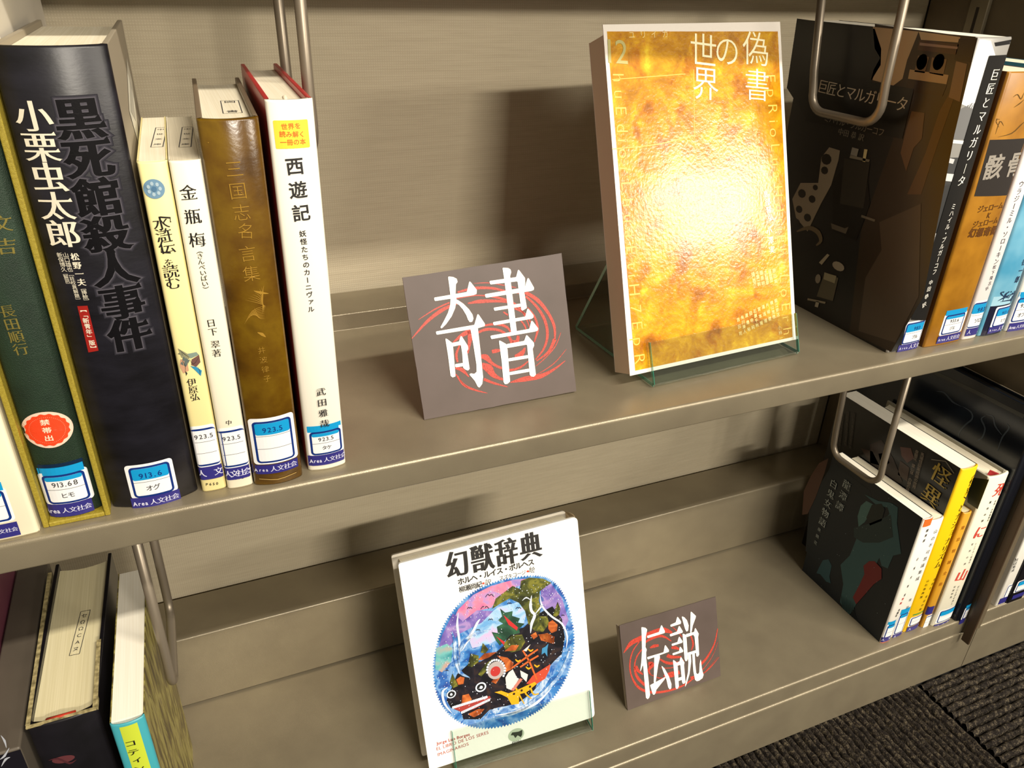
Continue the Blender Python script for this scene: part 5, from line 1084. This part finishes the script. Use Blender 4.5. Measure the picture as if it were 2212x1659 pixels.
P.disc(ZP([(965, 590)], 6)[0], .0047, .0042, WHB, e*7); P.disc(ZP([(965, 590)], 6)[0], .0034, .0030, c('#111111'), e*7.5); P.disc(ZP([(968, 592)], 6)[0], .0014, .0014, WHB, e*8)
P.disc(ZP([(683, 658)], 6)[0], .0040, .0035, WHB, e*7); P.disc(ZP([(683, 658)], 6)[0], .0030, .0026, c('#111111'), e*7.5); P.disc(ZP([(683, 660)], 6)[0], .0011, .0011, WHB, e*8)
P.poly(ZP([(690, 790), (830, 760), (950, 700), (1050, 675), (1060, 690), (1000, 750), (900, 800), (790, 830)], 6), c('#A33A34'), e*6)
for k in range(22):
    s = k/21; P.disc(ZP([(700+s*320, 785-s*100)], 6)[0], .0009, .0013, WHB, e*7, n=8); P.disc(ZP([(785+s*260, 832-s*120)], 6)[0], .0009, .0012, WHB, e*7, n=8)
P.disc(ZP([(1110, 430)], 6)[0], .0075, .0078, c('#B0A6A4'), e*6); P.disc(ZP([(1105, 440)], 6)[0], .0044, .0044, c('#B8322E'), e*6.5)
for k in range(16):
    a = -.2+k/15*3.9; P.disc(ZP([(1110-math.cos(a)*85, 430-math.sin(a)*100)], 6)[0], .0010, .0010, WHB, e*7, n=8)
YO = c('#E5A81C', .35); OC = c('#C9622E', .35)
P.poly(ZP([(1095, 640), (1160, 625), (1230, 650), (1330, 610), (1480, 540), (1500, 560), (1400, 640), (1330, 660), (1330, 750), (1260, 760), (1220, 690), (1160, 660)], 6), YO, e*6)
for x in (1330, 1400, 1470): P.ribbon(ZP([(x-30, 600), (x, 660), (x+50, 750-(x-1330)*.7)], 6), [4, 3.5, 2], YO, e*6.5)
for x in (1282, 1355, 1435): P.disc(ZP([(x, 655-(x-1282)*.45)], 6)[0], .0011, .0011, c('#2a1c10'), e*7, n=8)
P.poly(ZP([(1460, 480), (1600, 390), (1630, 370), (1620, 430), (1580, 510), (1500, 560), (1400, 560)], 6), c('#C4482E'), e*5.8)
for l in ([(1365, 240), (1430, 350), (1500, 520)], [(1260, 410), (1380, 320), (1510, 230)], [(1340, 400), (1430, 340), (1515, 290)]): P.ribbon(ZP(l, 6), [3.5, 4, 3.5], OC, e*6.5)
P.poly(ZP([(1270, 420), (1310, 500), (1330, 510), (1260, 620), (1210, 600), (1200, 500), (1230, 450)], 6), c('#E4DCD6'), e*7); P.poly(ZP([(1340, 430), (1415, 470), (1400, 540), (1350, 490)], 6), c('#E4DCD6'), e*7)
P.poly(ZP([(1250, 620), (1340, 505), (1365, 515), (1280, 625)], 6), c('#C77A6A'), e*7.2)
P.poly(ZP([(1370, 240), (1440, 180), (1400, 250)], 6), c('#E4DCD6'), e*7)
P.poly(ZP([(1550, 220), (1580, 205), (1610, 175), (1600, 230), (1600, 300), (1575, 260), (1545, 280)], 6), c('#3C86B4'), e*7)
for x, y in ((1440, 240), (1500, 390), (1320, 340), (1420, 410)): P.ribbon(ZP([(x-25, y-15), (x, y+5), (x+25, y-10)], 6), [2, 4, 2], YO, e*7)
for x, y, s in ((1050, 910, 40), (1005, 1025, 40), (860, 1030, 25), (1240, 985, 20), (1325, 1030, 25), (1060, 1140, 22), (940, 1240, 20), (1750, 1100, 14), (640, 1626, 18)): P.ribbon(ZP([(x-s, y+s*.4), (x-s*.4, y-s*.3), (x, y+s*.1), (x+s*.4, y-s*.3), (x+s, y+s*.3)]), [1, 1.5, 1.2, 1.5, 1], c('#20203a'), e*6)
for k in range(420):                     # white speckles
    a = rnd.random()*2*math.pi; r = rnd.choice((rnd.uniform(.80, .97), rnd.random()**.5*.95)); i = int(a/(2*math.pi)*len(ov)) % len(ov); p = cen+(ov[i]-cen)*r
    P.disc((p.x, p.y), *([rnd.uniform(.00018, .00045)]*2), WHB, e*8, n=6)
P.build('oval_painting', t, label='colourful oval painting of a spotted sea beast carrying trees and a ship')
stand('clear acrylic stand under the white picture book, lower shelf', (.1105, .0380, ZS), -2.6, .022, .146, 20, lip=.038, depth=.095, back_h=.085, run=.036)
